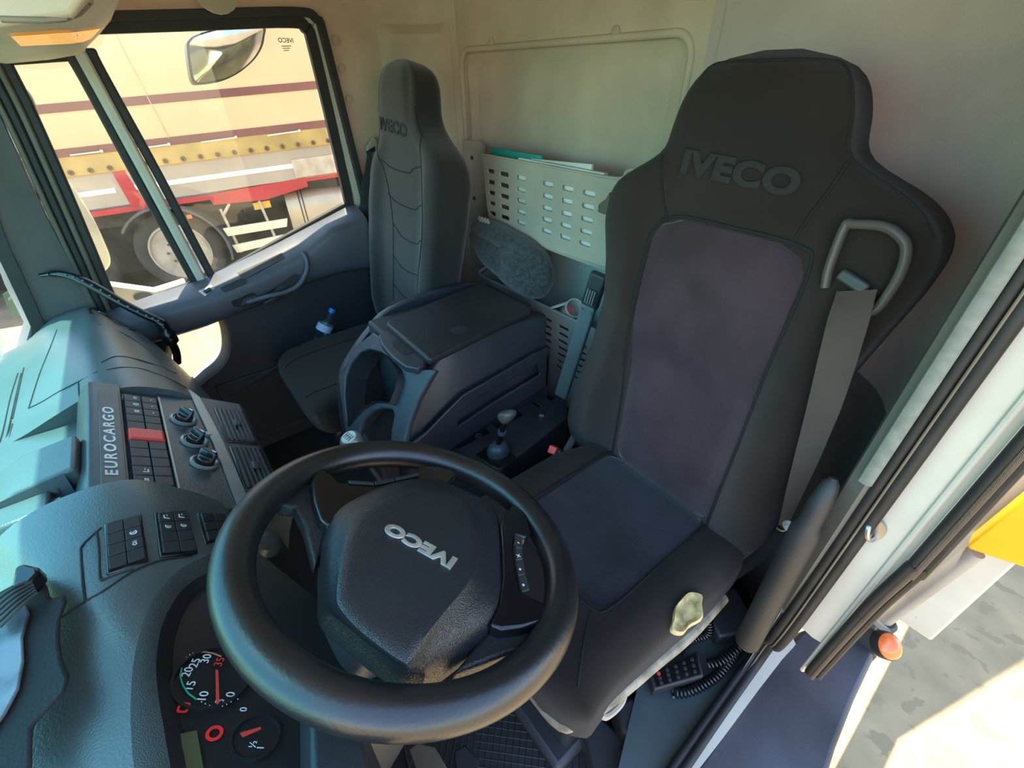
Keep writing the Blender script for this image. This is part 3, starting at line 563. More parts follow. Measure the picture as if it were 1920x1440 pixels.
# column shroud
sc = thing('steering_column', 'dark plastic steering column shroud under the wheel', 'steering column', tuple(WP(0.0, 0.02, -0.3)))
col = []
for h, rx, ry in ((-0.035, .055, .055), (-0.06, .062, .062), (-0.10, .07, .075), (-0.2, .075, .08), (-0.36, .085, .09), (-0.55, .07, .07)):
    col.append([WP(rx * math.copysign(abs(cos(a)) ** .6, cos(a)) + 0.0, 0.012 - h * 0.05 + ry * math.copysign(abs(sin(a)) ** .6, sin(a)), h) for a in [2 * pi * k / 40 for k in range(40)]])
mk('shroud', loft(col), dash, sc, smooth=50)
from mathutils.bvhtree import BVHTree
def bvh(*vfs):
    v, f = join(*vfs); return BVHTree.FromPolygons([Vector(p) for p in v], f)
def hit(u, v, tree, d=0.0):      # where a detail seen in the photo lies on a surface already built
    r = cw(Vector((u - 960, v - 720, F))).normalized(); p, n, i, t = tree.ray_cast(CP, r)
    if p is None:                # just past the silhouette: take the nearest surface point
        p, n = min((tree.find_nearest(CP + r * (0.3 + 0.02 * k)) for k in range(120)), key=lambda q: q[3])[:2]
    if n.dot(r) > 0: n = -n
    return p + n * d
def hits(px, tree, d=0.0): return [hit(u, v, tree, d) for u, v in px]
def hn(u, v, tree):
    r = cw(Vector((u - 960, v - 720, F))).normalized(); p, n, i, t = tree.ray_cast(CP, r)
    if p is None: p, n = min((tree.find_nearest(CP + r * (0.3 + 0.02 * k)) for k in range(120)), key=lambda q: q[3])[:2]
    return p, (-n if n.dot(r) > 0 else n)
def decal(px, tree, d=0.002, th=0.004):   # thin raised shape lying on a surface
    p, n = hn(sum(q[0] for q in px) / len(px), sum(q[1] for q in px) / len(px), tree)
    pts = hits(px, tree, d); return prism([q - n * th for q in pts], n * th)
# ------------------------------------------------------------------ passenger door
door = thing('door_1', 'passenger door with large divided window and dark moulded panel', 'door', (-0.96, -0.9, 0.0), None, 'structure')
XD = -0.968
def dp(u, v, x=XD): return at(u, v, 'x', x)
def dstrip(px, wd, th, m, x=XD, name='window_seal', n=5, closed=False, **k):
    c = crom([dp(u, v, x) for u, v in px], n, closed); return mk(name, ribbon(c, wd, th, (1, 0, 0)), m, door, smooth=40, bevel=min(wd, th) * 0.3, **k)
pn = [dp(*q) for q in ((210, 63), (545, 50), (566, 58), (580, 98), (642, 386), (400, 520), (388, 505), (160, 100), (150, 60))]
mk('window_glass', prism([p + Vector((-0.012, 0, 0)) for p in pn], (0.004, 0, 0)), side, door, smooth=0)
qn = [dp(*q) for q in ((0, 112), (118, 112), (150, 130), (358, 508), (350, 528), (228, 580), (205, 560), (0, 125))]
mk('quarter_glass', prism([p + Vector((-0.012, 0, 0)) for p in qn], (0.004, 0, 0)), side, door, smooth=0)
dstrip([(128, 100), (158, 150), (260, 340), (368, 535)], 0.024, 0.02, rub, name='quarter_window_seal')
dstrip([(148, 95), (172, 140), (280, 340), (385, 538)], 0.030, 0.03, paint, name='divider_bar')
dstrip([(168, 90), (190, 135), (298, 330), (402, 528)], 0.026, 0.02, rub, name='window_seal')
dstrip([(160, 50), (380, 44), (540, 40), (572, 52), (590, 100), (655, 385), (648, 396)], 0.034, 0.022, rub, name='window_seal')
dstrip([(160, 40), (380, 34), (548, 30), (583, 42), (602, 100), (674, 395), (680, 420)], 0.026, 0.020, paint, name='door_frame')
dstrip([(160, 32), (380, 26), (552, 22), (592, 36), (612, 90), (690, 405), (700, 440)], 0.022, 0.035, rub, name='frame_seal', x=-0.95)
dstrip([(660, 378), (520, 455), (398, 524)], 0.026, 0.02, rub, name='window_seal')
dstrip([(372, 528), (300, 556), (225, 586)], 0.022, 0.02, rub, name='quarter_window_seal')
dstrip([(2, 110), (128, 102)], 0.030, 0.02, rub, name='quarter_window_seal')
dstrip([(8, 112), (60, 215), (140, 395), (222, 590)], 0.026, 0.02, rub, name='quarter_window_seal')
dstrip([(-4, 122), (48, 225), (128, 405), (208, 590)], 0.016, 0.03, mat('tan_seal', (0.10, 0.085, 0.06), 0.45), name='frame_seal', label='tan brown seal strip')
dstrip([(-16, 130), (36, 235), (116, 412), (196, 590)], 0.020, 0.035, rub, name='frame_seal')
dstrip([(-30, 140), (24, 245), (104, 420), (184, 590)], 0.014, 0.04, MATS['tan_seal'], name='frame_seal', label='tan brown seal strip')
mk('glass_marking', join(*[xf(text(b, s_, 0.0002, Matrix.Identity(4), 0, 0.0002), frame(dp(u, v, -0.9745), (0, -1, 0.02), (0, 0, 1))) for b, s_, u, v in (('IVECO', 0.017, 536, 76),)], *[prism([dp(u - w_, v, -.9745), dp(u + w_, v - .5, -.9745), dp(u + w_, v + .9, -.9745), dp(u - w_, v + 1.4, -.9745)], (0.0004, 0, 0)) for u, v, w_ in ((537, 86, 9), (537, 90, 7), (537, 94, 5))]), plasg, door)
# moulded panel: profile swept along y
zs = lambda y: lerp([(-1.5, .712), (-1.3, .722), (-1.02, .757), (-0.75, .83), (-0.46, .915), (-0.38, .92)], y)[0]
zl = lambda y: lerp([(-1.5, .70), (-1.068, .716), (-0.872, .751), (-0.695, .795), (-0.575, .86), (-0.38, .88)], y)[0]
zb = lambda y: lerp([(-1.5, .60), (-1.104, .618), (-0.904, .647), (-0.713, .685), (-0.59, .693), (-0.38, .68)], y)[0]
rings = []
for i in range(43):
    y = -1.46 + (1.46 - 0.43) * i / 42; a, b, c = zs(y), zl(y), zb(y)
    rings.append([(-0.985, y, a - .01), (-0.972, y, a + 0.002), (-0.955, y, a + 0.004), (-0.905, y, a * .5 + b * .5 + .006), (-0.875, y, b + .012), (-0.862, y, b), (-0.857, y, b - .02), (-0.858, y, c + .03), (-0.868, y, c + .006), (-0.885, y, c - .006), (-0.925, y, c - .012), (-0.95, y, c - .02), (-0.985, y, c - .02)])
dpan = loft(rings)
panel = mk('sill_panel', dpan, doorp, door, smooth=50)
mk('lock_knob', lathe([(0.001, 0.026), (0.006, 0.024), (0.005, 0.01), (0.008, 0.0)], Matrix.Translation(dp(651, 402, -0.955)), 10), rub, door)
lo = [(-1.46, 0.02), (-0.43, 0.02), (-0.43, 0.72), (-1.46, 0.66)]
hole = [(q.y, q.z) for q in [at(u, v, 'x', -0.935) for u, v in ((330, 640), (360, 622), (405, 606), (414, 612), (419, 640), (417, 665), (405, 684), (385, 700), (360, 720), (325, 720))]]
hole = [(p.x, p.y) for p in crom([(a, b, 0) for a, b in hole], 3, True)]
Dm = Matrix(((0, 0, -1, -0.915), (1, 0, 0, 0), (0, 1, 0, 0), (0, 0, 0, 1)))
hm = (sum(p[0] for p in hole) / len(hole), sum(p[1] for p in hole) / len(hole))
ho2 = [(hm[0] + (a - hm[0]) * 1.32, hm[1] + (b - hm[1]) * 1.25) for a, b in hole]
lowp = join(plate([(-1.46, 0.02), (-0.43, 0.02), (-0.43, 0.70), (-1.46, 0.64)], [ho2], 0.006, Dm), loft([[(-0.918, a, b) for a, b in ho2], [(-0.925, (a * .7 + c * .3), (b * .7 + d * .3)) for (a, b), (c, d) in zip(ho2, hole)], [(-0.965, a, b) for a, b in hole]], True, False))
mk('lower_panel', lowp, doord, door, smooth=40)
mk('lower_glass', prism([(-0.967, a, b) for a, b in hole], (-0.003, 0, 0)), side, door, smooth=0)
shell_o = plate([(-1.46, -0.1), (-0.41, -0.1), (-0.41, zs(-.41) - .02), (-0.75, zs(-.75) - .02), (-1.02, zs(-1.02) - .02), (-1.46, zs(-1.46) - .02)], [[(a, b) for a, b in hole]], 0.03, Matrix(((0, 0, -1, -0.968), (1, 0, 0, 0), (0, 1, 0, 0), (0, 0, 0, 1))))
mk('outer_skin', shell_o, white, door, smooth=0)
mk('map_pocket', join(prism([at(u, v, 'x', -0.90) for u, v in ((425, 738), (527, 682), (600, 645), (600, 652), (527, 690), (432, 745))], (-0.012, 0, 0)), prism([at(u, v, 'x', -0.90) for u, v in ((482, 818), (560, 790), (655, 755), (655, 763), (560, 798), (486, 826))], (-0.012, 0, 0)),
    box((-0.93, -1.15, 0.0), (-0.905, -0.45, 0.36))), doord, door, bevel=0.003)
td = bvh(dpan)
mk('sill_slot', decal([(445, 512), (528, 474), (534, 484), (455, 526)], td, 0.0015, 0.003), rub, door, label='black slot in the door sill')
mk('switch_plate', decal([(372, 546), (396, 534), (404, 541), (384, 556)], td, 0.002, 0.004), silver, door, bevel=0.001)
mk('window_switch', join(decal([(382, 548), (394, 541), (398, 545), (387, 551)], td, 0.006, 0.004), decal([(414, 540), (455, 521), (464, 527), (462, 531), (422, 548), (416, 546)], td, 0.002, 0.003)), rub, door)
mk('handle_recess_shade', decal([(432, 566), (450, 558), (472, 548), (478, 550), (484, 556), (483, 568), (455, 576), (440, 575)], td, 0.0015, 0.003), rub, door)  # dark plate on the panel paints the shade inside the recess
mk('pull_recess_shade', decal([(490, 555), (512, 545), (553, 513), (562, 517), (556, 528), (532, 540), (527, 535)], td, 0.001, 0.003), plas, door)  # another dark plate for recess shade, laid on the surface
mk('pull_handle', tube(crom([hit(462, 566, td, 0.006), hit(500, 552, td, 0.022), hit(530, 540, td, 0.026), hit(556, 527, td, 0.022), hit(573, 505, td, 0.014), hit(574, 484, td, 0.006), hit(568, 474, td, 0.002)], 6), 0.009, 12), doorp, door, label='long moulded pull handle')
mk('latch_lever', xf(box((-0.03, -0.010, -0.005), (0.03, 0.010, 0.006)), frame(hit(505, 557, td, 0.02), hit(525, 546, td) - hit(487, 565, td), (0.2, 0, 1))), plas, door, bevel=0.004)
# passenger front pillar and windshield
pil = []
for z, y0, y1 in ((0.66, -1.56, -1.352), (0.755, -1.490, -1.352), (0.87, -1.475, -1.350), (1.08, -1.430, -1.338), (1.25, -1.40, -1.318), (1.45, -1.37, -1.292), (1.66, -1.35, -1.26)):
    pil.append([(-0.90, y0 - .01, z), (-0.905, y0 + 0.01, z), (-0.93, (y0 + y1) / 2, z), (-0.94, y1 - 0.03, z), (-0.955, y1, z), (-0.985, y1, z), (-0.985, y0 - .03, z), (-0.93, y0 - 0.03, z)])
tpil = loft(pil)
ap = st('trim_4', tpil, mat('pillar_trim', (0.115, 0.125, 0.12), 0.55, bump=0.2, bscale=500, var=0.06), 'grey trim of the front pillar between windshield and passenger door', smooth=60)
WS0, WS1 = Vector((0, -1.590, 0.70)), Vector((0, -1.365, 1.62))
wn = Vector((0, (WS1 - WS0).z, -(WS1 - WS0).y)).normalized()
wsq = [Vector((-0.93, WS0.y, WS0.z)), Vector((0.95, WS0.y, WS0.z)), Vector((0.95, WS1.y, WS1.z)), Vector((-0.93, WS1.y, WS1.z))]
wsh = thing('window_1', 'green tinted windshield glass in a black seal', 'windshield', (0, -1.53, 0.69), None, 'structure')
mk('glass', prism(wsq, -wn * 0.004), wind, wsh, smooth=0)
wpx = lambda u, v, d=0.0: atp(u, v, WS0, wn) + wn * d
mk('black_border', ribbon(crom([at(u, v, 'x', -0.90) for u, v in ((-60, 300), (-28, 380), (0, 455), (30, 520), (62, 590), (73, 620), (66, 645), (40, 672))], 8), 0.030, 0.008, (1, 0, 0)), rub, wsh, smooth=40)
mk('tax_sticker', prism([wpx(u, v, 0.003) for u, v in ((2, 552), (12, 546), (22, 552), (38, 584), (36, 594), (24, 597), (14, 586))], wn * 0.001), mat('sticker_green', (0.01, 0.13, 0.11), 0.5), wsh, smooth=0, label='dark green sticker')
mk('sticker_text', text('61 11501', 0.013, 0.0002, frame(wpx(14, 560, 0.005), wpx(24, 553) - wpx(4, 565), wpx(14, 552) - wpx(18, 566))), ink, wsh)
cowl = mk('windshield_cowl', loft([[(x, -1.76, 0.58), (x, -1.76, 0.61), (x, -1.68, 0.655), (x, -1.63, 0.69), (x, -1.63, 0.62)] for x in (-0.95, 0.0, 0.95)]), MATS['body_paint'])
tag(cowl, 'pale painted strip of bodywork outside below the windshield', 'bodywork', None, 'structure')
# overhead console
ohp = [(-1.34, 1.40), (-1.245, 1.386), (-1.16, 1.394), (-1.088, 1.406), (-1.072, 1.42), (-1.03, 1.45), (-0.993, 1.480), (-0.976, 1.51), (-0.972, 1.60), (-0.98, 1.655), (-1.34, 1.655)]
toh = loft([[(x, y, z) for y, z in ohp] for x in (-0.93, -0.80, -0.4, -0.1, 0.15)])
oh = mk('overhead_console', toh, mat('overhead_beige', (0.50, 0.45, 0.34), 0.5, bump=0.15, bscale=500, var=0.05), bevel=0.006, bseg=3)
tag(oh, 'beige overhead console with an orange lit lamp above the windshield', 'overhead console')
to = bvh(toh)
lt_, lb_ = [(16, 62), (40, 61), (70, 59), (100, 57), (130, 56), (160, 54), (186, 51)], [(36, 82), (55, 81), (80, 80), (105, 79), (130, 78), (152, 76), (168, 70)]
mk('lamp_lens', loft([[hit(a[0] + (b[0] - a[0]) * k, a[1] + (b[1] - a[1]) * k, to, 0.003) for k in (0, .33, .67, 1)] for a, b in zip(lt_, lb_)], False, False), mat('amber_lens', (0.75, 0.38, 0.08), 0.3, bump=1, bscale=180, btype='WAVE', emit=(1, 0.5, 0.12), estr=0.35, var=0.3, vscale=60), oh, label='amber ribbed lamp lens')
mk('groove_shade_line', tube(hits([(0, 36), (80, 38), (120, 35), (150, 24), (165, 8), (170, 1)], to, 0.0), 0.003, 6), mat('groove_shade', (0.22, 0.20, 0.15), 0.7), oh)  # darker line paints the shade of a groove in the console
st('trim_5', join(box((-0.97, -1.37, 1.62), (0.95, -1.30, 1.70)), ), MATS['overhead_beige'], 'beige roof edge above the windshield')

# ------------------------------------------------------------------ dashboard
da = thing('dashboard', 'wide dark dashboard with rows of switches, knobs and vents', 'dashboard', (0, -1.3, 0.3))
PC = [(-1.62, .715), (-1.54, .748), (-1.463, .770), (-1.406, .791), (-1.346, .811), (-1.311, .812), (-1.267, .803), (-1.227, .78), (-1.189, .744), (-1.141, .655), (-1.114, .549), (-1.108, .485), (-1.14, .36), (-1.25, .2)]
PE = [(-1.62, .68), (-1.54, .705), (-1.463, .752), (-1.41, .765), (-1.382, .767), (-1.361, .766), (-1.345, .748), (-1.325, .71), (-1.305, .685), (-1.283, .656), (-1.25, .56), (-1.233, .485), (-1.24, .36), (-1.3, .2)]
rings = []
for i in range(25):
    x = -0.90 + 0.70 * i / 24; k = (x + 0.9) / 0.7; k = k ** 0.8
    pr_ = crom([(x, a[0] + (b[0] - a[0]) * k, a[1] + (b[1] - a[1]) * k) for a, b in zip(PE, PC)], 4)
    rings.append(pr_)
rings = [[Vector((-0.93, p.y, p.z - 0.01)) for p in rings[0]]] + rings
back = lambda r: [Vector((r[0].x, -1.5, 0.2)), Vector((r[0].x, -1.62, 0.3))]
tpass = loft([r + back(r) for r in rings])
mk('passenger_side', tpass, dashm, da, smooth=50, label='broad curved top on the passenger side')
tps = bvh(tpass)
mk('lid_line', join(*[tube(crom(hits(l, tps, 0.0004), 6), 0.0013, 6) for l in ([(107, 618), (95, 650), (75, 700), (54, 766)], [(54, 766), (80, 753), (110, 735), (145, 717), (183, 697)], [(147, 717), (148, 735), (149, 752)], [(190, 680), (215, 669), (245, 671), (290, 684), (330, 700)], [(200, 694), (230, 689), (270, 693), (320, 712), (350, 728)], [(45, 690), (36, 730), (24, 785)], [(40, 700), (24, 770), (14, 815), (2, 855)], [(24, 795), (14, 840), (5, 885)], [(34, 700), (20, 745), (8, 800), (0, 830)], [(185, 608), (230, 625), (270, 650), (310, 690)])]), rub, da)
mk('demist_vent', decal([(167, 579), (176, 577), (250, 610), (254, 621), (240, 618), (170, 590)], tps, 0.003, 0.005), plasg, da, label='slim black side vent')
mk('vent_slat', tube(hits([(184, 586), (215, 600), (245, 614)], tps, 0.004), 0.0016, 6), silver, da)
# centre stack
SD = Vector((0, 0.8, -0.6)); SN = Vector((0, 0.6, 0.8)); SO = Vector((0, -1.25, 0.78))
def SP(x, s, h=0.0): return SO + Vector((x, 0, 0)) + SD * s + SN * h
Ms = frame(SO, (1, 0, 0), SD)    # local z = x cross s = SN
stp = [(-0.104, -0.05), (-0.103, -0.014), (-0.098, -0.004), (-0.088, 0.0), (-0.047, 0.0), (-0.046, -0.006), (0.014, -0.006), (0.016, 0.0), (0.105, 0.0), (0.19, -0.002), (0.205, -0.015), (0.215, -0.06)]
rings = [[SP(x, s, h) for s, h in stp] + [Vector((x, -1.2, 0.35)), Vector((x, -1.33, 0.72))] for x in (-0.215, 0.0, 0.215)]
tst = loft(rings); mk('centre_stack', tst, dash, da, smooth=30, bevel=0.002)
mk('name_strip', xf(box((-0.170, -0.084, 0.0), (0.185, -0.052, 0.003)), Ms), dash, da, bevel=0.001)
mk('strip_letters', text('EUROCARGO', 0.0225, 0.0006, frame(SP(0.015, -0.070, 0.0035), (-1, 0, 0), -SD) @ Matrix.Scale(1.4, 4, (1, 0, 0)), 0, 0.0005, 1.30), mat('letters_pale', (0.55, 0.62, 0.62), 0.35, metal=0.4), da, label='pale EUROCARGO lettering')
x = -0.170
for i in range(11):
    wd = 0.040 if i == 5 else 0.0285
    x1 = x + wd
    if i == 5:
        mk('hazard_switch', xf(loft([[(x + .001, -0.043, -.004), (x1 - .001, -0.043, -.004), (x1 - .001, 0.012, -.004), (x + .001, 0.012, -.004)], [(x + .001, -0.043, .004), (x1 - .001, -0.043, .004), (x1 - .001, 0.012, .004), (x + .001, 0.012, .004)], [(x + .003, -0.038, .007), (x1 - .003, -0.038, .007), (x1 - .003, 0.008, .007), (x + .003, 0.008, .007)]]), Ms), red, da, bevel=0.001, label='red hazard switch')
    else:
        for s0, s1 in ((-0.043, -0.016), (-0.0145, 0.0115)):
            bt = mk('switch_button', xf(box((x + .0008, s0, -0.005), (x1 - .0008, s1, 0.0035)), Ms), plas, da, bevel=0.0012)
            if s0 < -0.03 and i in (0, 1, 2, 9, 10):
                
                mk('icon', icon({0: 'lamp', 1: 'ring', 2: 'bars', 9: 'seat', 10: 'lock'}[i], 0.013, frame(SP((x + x1) / 2, -0.026, 0.0038), (-1, 0, 0), -SD)), ink, bt)
            elif s0 > -0.03 and i in (0, 1, 2, 9, 10):
                mk('indicator', xf(box(((x + x1) / 2 - .001, 0.0, 0.0035), ((x + x1) / 2 + .001, 0.002, 0.004)), Ms), red if i > 5 else MATS['amber_lens'], bt)
    x = x1
mk('bright_edge', xf(box((-0.178, 0.0155, 0.0), (0.178, 0.0185, 0.003)), Ms), silver, da)
for kx, ks, rot in ((-0.088, 0.053, 0.6), (-0.002, 0.062, 0.5), (0.075, 0.068, 0.9)):
    Mk = Ms @ Matrix.Translation((kx, ks, 0.001)) @ Matrix.Rotation(rot, 4, 'Z')
    kb = mk('knob_ring', lathe([(0.025, 0), (0.025, 0.004), (0.021, 0.006), (0.018, 0.003), (0.001, 0.002)], Mk, 28), silver, da)
    mk('rotary_knob', xf(loft([[(a * 0.016 * cos(t), 0.016 * sin(t) * a * 0.9, h) for t in [2 * pi * q / 24 for q in range(24)]] for a, h in ((1.1, .002), (1.0, .012))] + [[(a * 0.016 * cos(t), 0.0065 * sin(t) * a, h) for t in [2 * pi * q / 24 for q in range(24)]] for a, h in ((1.1, .016), (1.0, .027), (.8, .030))]), Mk), plasg, kb, bevel=0.001)
    mk('pointer', xf(box((0.004, -0.0012, 0.0295), (0.012, 0.0012, 0.031)), Mk), ink, kb)
mk('button_cap', lathe([(0.001, .006), (0.006, .006), (0.007, .003), (0.007, 0)], Ms @ Matrix.Translation((-0.035, 0.090, 0)), 14), silver, da)
mk('silver_band', xf(loft([[(x, a, 0.001), (x, b, 0.001), (x, b, 0.004), (x, a, 0.004)] for x, a, b in ((-0.24, 0.080, 0.082), (-0.21, 0.082, 0.098), (-0.1, 0.088, 0.108), (0.0, 0.094, 0.114), (0.1, 0.097, 0.118), (0.24, 0.100, 0.122))]), Ms), silver, da)
for x0, x1 in ((-0.17, -0.015), (0.005, 0.16)):
    vf = mk('air_vent', xf(box((x0, 0.122, -0.004), (x1, 0.188, 0.003)), Ms), plasg, da, bevel=0.003)
    for i in range(6): mk('vent_slat', xf(box((x0 + .006, 0.128 + .0095 * i, 0.002), (x1 - .006, 0.131 + .0095 * i, 0.007)), Ms), dash, vf)
    mk('vent_wheel', xf(box(((x0 + x1) / 2 - .012, 0.150, 0.004), ((x0 + x1) / 2 + .012, 0.164, 0.011)), Ms), plas, vf, bevel=0.003)
# open trays between stack and windshield
mk('tray_floor', box((-0.2, -1.56, 0.60), (0.2, -1.345, 0.765)), dashm, da)
mk('tray_divider', join(prism([(x, y, z) for x, y, z in ((-0.01, -1.52, .76), (-0.01, -1.49, .80), (-0.01, -1.42, .835), (-0.01, -1.345, .842), (-0.01, -1.345, .76))], (0.105, 0, 0))), dashm, da, bevel=0.006, bseg=3)
mk('usb_panel', loft([[(0.095, -1.47, .825), (0.095, -1.36, .838), (0.112, -1.36, .80), (0.112, -1.47, .785)], [(0.092, -1.47, .78), (0.092, -1.36, .78), (0.10, -1.36, .78), (0.10, -1.47, .78)]]), plas, da)
for y in (-1.385, -1.435):
    u_ = mk('usb_socket', xf(box((-0.010, -0.005, 0), (0.010, 0.005, 0.0012)), frame((0.1045, y, 0.815), (0, 1, .1), (-0.45, 0, 1))), plasg, da)
    mk('icon', xf(box((-0.006, -0.010, 0), (0.006, -0.008, 0.0012)), frame((0.106, y, 0.815), (0, 1, .1), (-0.45, 0, 1))), ink, u_)
mk('tray_post', loft([[(x0 + .10, y0 - 1.4, z) for x0, y0 in ((0, -.06), (.06 * k, -.06), (.06 * k, .015), (0, .015))] for z, k in ((0.765, 1.1), (0.80, 1.0), (0.822, .8))]), dashm, da, bevel=0.004)
# driver side binnacle
A_ = [(-1.160, .640), (-1.179, .703), (-1.196, .752), (-1.231, .806), (-1.264, .846), (-1.297, .862), (-1.339, .866), (-1.38, .861), (-1.424, .842), (-1.47, .80)]
A_ = [Vector((0.2, y, z)) for y, z in A_] + [Vector((0.27, -1.50, .78)), Vector((0.38, -1.51, .78)), Vector((0.52, -1.51, .78)), Vector((0.7, -1.51, .78)), Vector((0.93, -1.51, .78))]
Bq = [(455, 1020, .70), (440, 1018, .735), (415, 1030, .765), (385, 1043, .785), (350, 1060, .80), (320, 1083, .812), (295, 1115, .822), (275, 1150, .83), (260, 1195, .835), (250, 1245, .838), (245, 1310, .84), (246, 1380, .84), (254, 1450, .84), (290, 1580, .84), (420, 1800, .82)]
B2 = [at(u, v, 'z', z) for u, v, z in Bq]
Ac, Bc = crom(A_, 4), crom(B2, 4)
mid = [[a.lerp(b, k) + Vector((0, 0, h)) for a, b in zip(Ac, Bc)] for k, h in ((0.0, 0), (0.12, .006), (0.35, .012), (0.65, .014), (0.88, .008), (1.0, 0))]
KP, KN = Vector((0.42, -1.30, 0.812)), Vector((-0.05, 0.50, 0.86)).normalized()
Cc = [b + (Vector((0.60, -1.20, b.z)) - b).normalized() * 0.022 + Vector((0, 0, -0.010)) for b in Bc]
def kdrop(p): return Vector((p.x, p.y, KP.z - ((p.x - KP.x) * KN.x + (p.y - KP.y) * KN.y) / KN.z - 0.004))
Dc = [kdrop(c + (Vector((0.60, -1.20, c.z)) - c).normalized() * 0.008) for c in Cc]
side_ = [Vector((0.2, a.y, max(0.3, a.z - 0.3))) if i < 28 else a + Vector((0, 0, -0.3)) for i, a in enumerate(Ac)]
tb = loft([side_] + mid, False, False); tb2 = loft([mid[-1], [b.lerp(c, .5) + Vector((0, 0, .003)) for b, c in zip(Bc, Cc)], Cc], False, False)
mk('binnacle', tb, mat('binnacle_plastic', (0.075, 0.092, 0.095), 0.34, bump=0.3, bscale=400, var=0.08, spec=0.6), da, smooth=60)
mk('cluster_wall', loft([Cc, Dc], False, False), mat('cluster_wall_black', (0.014, 0.015, 0.016), 0.6), da, smooth=60)
mk('cluster_hood', tb2, mat('hood_textured', (0.040, 0.048, 0.048), 0.5, bump=0.5, bscale=480, btype='VORONOI', var=0.1), da, smooth=60)
tbt = bvh(tb)
for bank, cols, rows_, seam_ in (([(199, 988), (262, 971), (274, 1050), (204, 1073)], 2, 4, 1), ([(292, 966), (347, 963), (366, 1035), (302, 1041)], 2, 4, 1), ([(371, 966), (418, 968), (427, 1010), (386, 1018)], 2, 3, 1)):
    P4 = hits(bank, tbt, 0.0); n = (P4[1] - P4[0]).cross(P4[3] - P4[0]).normalized()
    if n.z < 0: n = -n
    cx = sum((p for p in P4), Vector()) / 4; big = [cx + (p - cx) * 1.12 + n * 0.0 for p in P4]
    bb_ = mk('switch_bank', prism([p - n * 0.02 for p in big], n * 0.023), plasg, da, bevel=0.002)
    q = lambda a, b: (P4[0] * (1 - a) + P4[1] * a) * (1 - b) + (P4[3] * (1 - a) + P4[2] * a) * b
    for i in range(cols):
        for j in range(rows_):
            g = 0.03; pp = [q((i + g) / cols, (j + g) / rows_), q((i + 1 - g) / cols, (j + g) / rows_), q((i + 1 - g) / cols, (j + 1 - g) / rows_), q((i + g) / cols, (j + 1 - g) / rows_)]
            kk = mk('key', prism([p + n * 0.002 for p in pp], n * 0.004), plas, bb_, bevel=0.0006)
            if (bank[0][0], i, j) in ((199, 1, 1), (199, 1, 2), (292, 0, 0), (292, 1, 0), (292, 0, 1), (292, 1, 1)):
                c = sum((p for p in pp), Vector()) / 4 + n * 0.0063
                o_ = mk('key_icon', icon({(199, 1): 'ring', (199, 2): 'lamp', (292, 0): 'seat', (292, 1): 'ring'}[(bank[0][0], j)], 0.011, frame(c, (-1, 0, 0), -n.cross(Vector((-1, 0, 0))))), ink, bb_)
mk('panel_line', join(*[tube(crom(hits(l, tbt, 0.0006), 5), 0.0016, 6) for l in ([(190, 990), (156, 1022), (152, 1040), (156, 1090), (161, 1128)], [(161, 1128), (116, 1158)], [(161, 1128), (200, 1105), (250, 1072), (300, 1052), (360, 1043)], [(182, 1000), (186, 1040), (188, 1082), (198, 1086), (250, 1068)])]), rub, da)
# instrument cluster

kp = lambda u, v, h=0.0: atp(u, v, KP + KN * h, KN)
mk('cluster_face', prism([kp(*q) for q in ((225, 1060), (440, 1000), (640, 1160), (700, 1500), (560, 1800), (200, 1700), (210, 1300))], -KN * 0.004), mat('cluster_black', (0.012, 0.013, 0.014), 0.35, var=0.2), da, smooth=0)
mk('cluster_foot', prism([kp(*q) for q in ((560, 1300), (640, 1330), (720, 1800), (560, 1800))], KN * 0.05), plas, da, bevel=0.006)
ga = mk('rev_counter', lathe([(0.040, 0), (0.040, 0.005), (0.037, 0.005), (0.037, 0.001), (0.001, 0.001)], frame(kp(398, 1272), kp(430, 1272) - kp(398, 1272), kp(398, 1240) - kp(398, 1272)), 40), MATS['cluster_black'], da)
def rad(u, v): return kp(u, v, 0.003)
up_ = kp(355, 1268) - kp(450, 1275); up_.normalize(); rt = up_.cross(KN); rt = rt if rt.dot(kp(398, 1230) - kp(398, 1320)) > 0 else -rt
for s_, u, v, m_ in (('0', 433, 1302, ink), ('5', 413, 1315, ink), ('10', 381, 1306, ink), ('15', 357, 1286, ink), ('20', 352, 1260, ink), ('25', 366, 1243, ink), ('30', 387, 1235, ink), ('35', 412, 1241, red)):
    mk('dial_number', text(s_, 0.0125, 0.0002, frame(rad(u, v), rt, KN.cross(rt))), m_, ga)
cen = kp(404, 1276); 
mk('green_arc', tube([kp(u, v, 0.003) for u, v in ((341, 1252), (338, 1268), (343, 1285), (353, 1300), (368, 1311))], 0.0009, 6), mat('arc_green', (0.02, 0.35, 0.2), 0.5), ga)
mk('red_arc', tube([kp(u, v, 0.003) for u, v in ((370, 1224), (385, 1222), (400, 1225), (415, 1231))], 0.0009, 6), mat('arc_orange', (0.5, 0.15, 0.06), 0.5), ga)
mk('needle', prism([kp(u, v, 0.006) for u, v in ((404, 1256), (409, 1258), (411, 1318), (408, 1322), (405, 1318))], KN * 0.001), red, ga, label='red needle')
for k in range(22):
    a = radians(-30 + 12.5 * k); p = cen
mk('dial_tick', join(*[prism([kp(u - 1, v - 1, 0.003), kp(u + 1, v - 1, 0.003), kp(u + 1, v + 1, 0.003), kp(u - 1, v + 1, 0.003)], KN * 0.0004) for u, v in ((350, 1233), (356, 1228), (362, 1225), (378, 1316), (385, 1320), (393, 1323), (401, 1324), (409, 1325), (417, 1324), (425, 1321), (433, 1316), (440, 1309), (446, 1311))]), ink, ga)
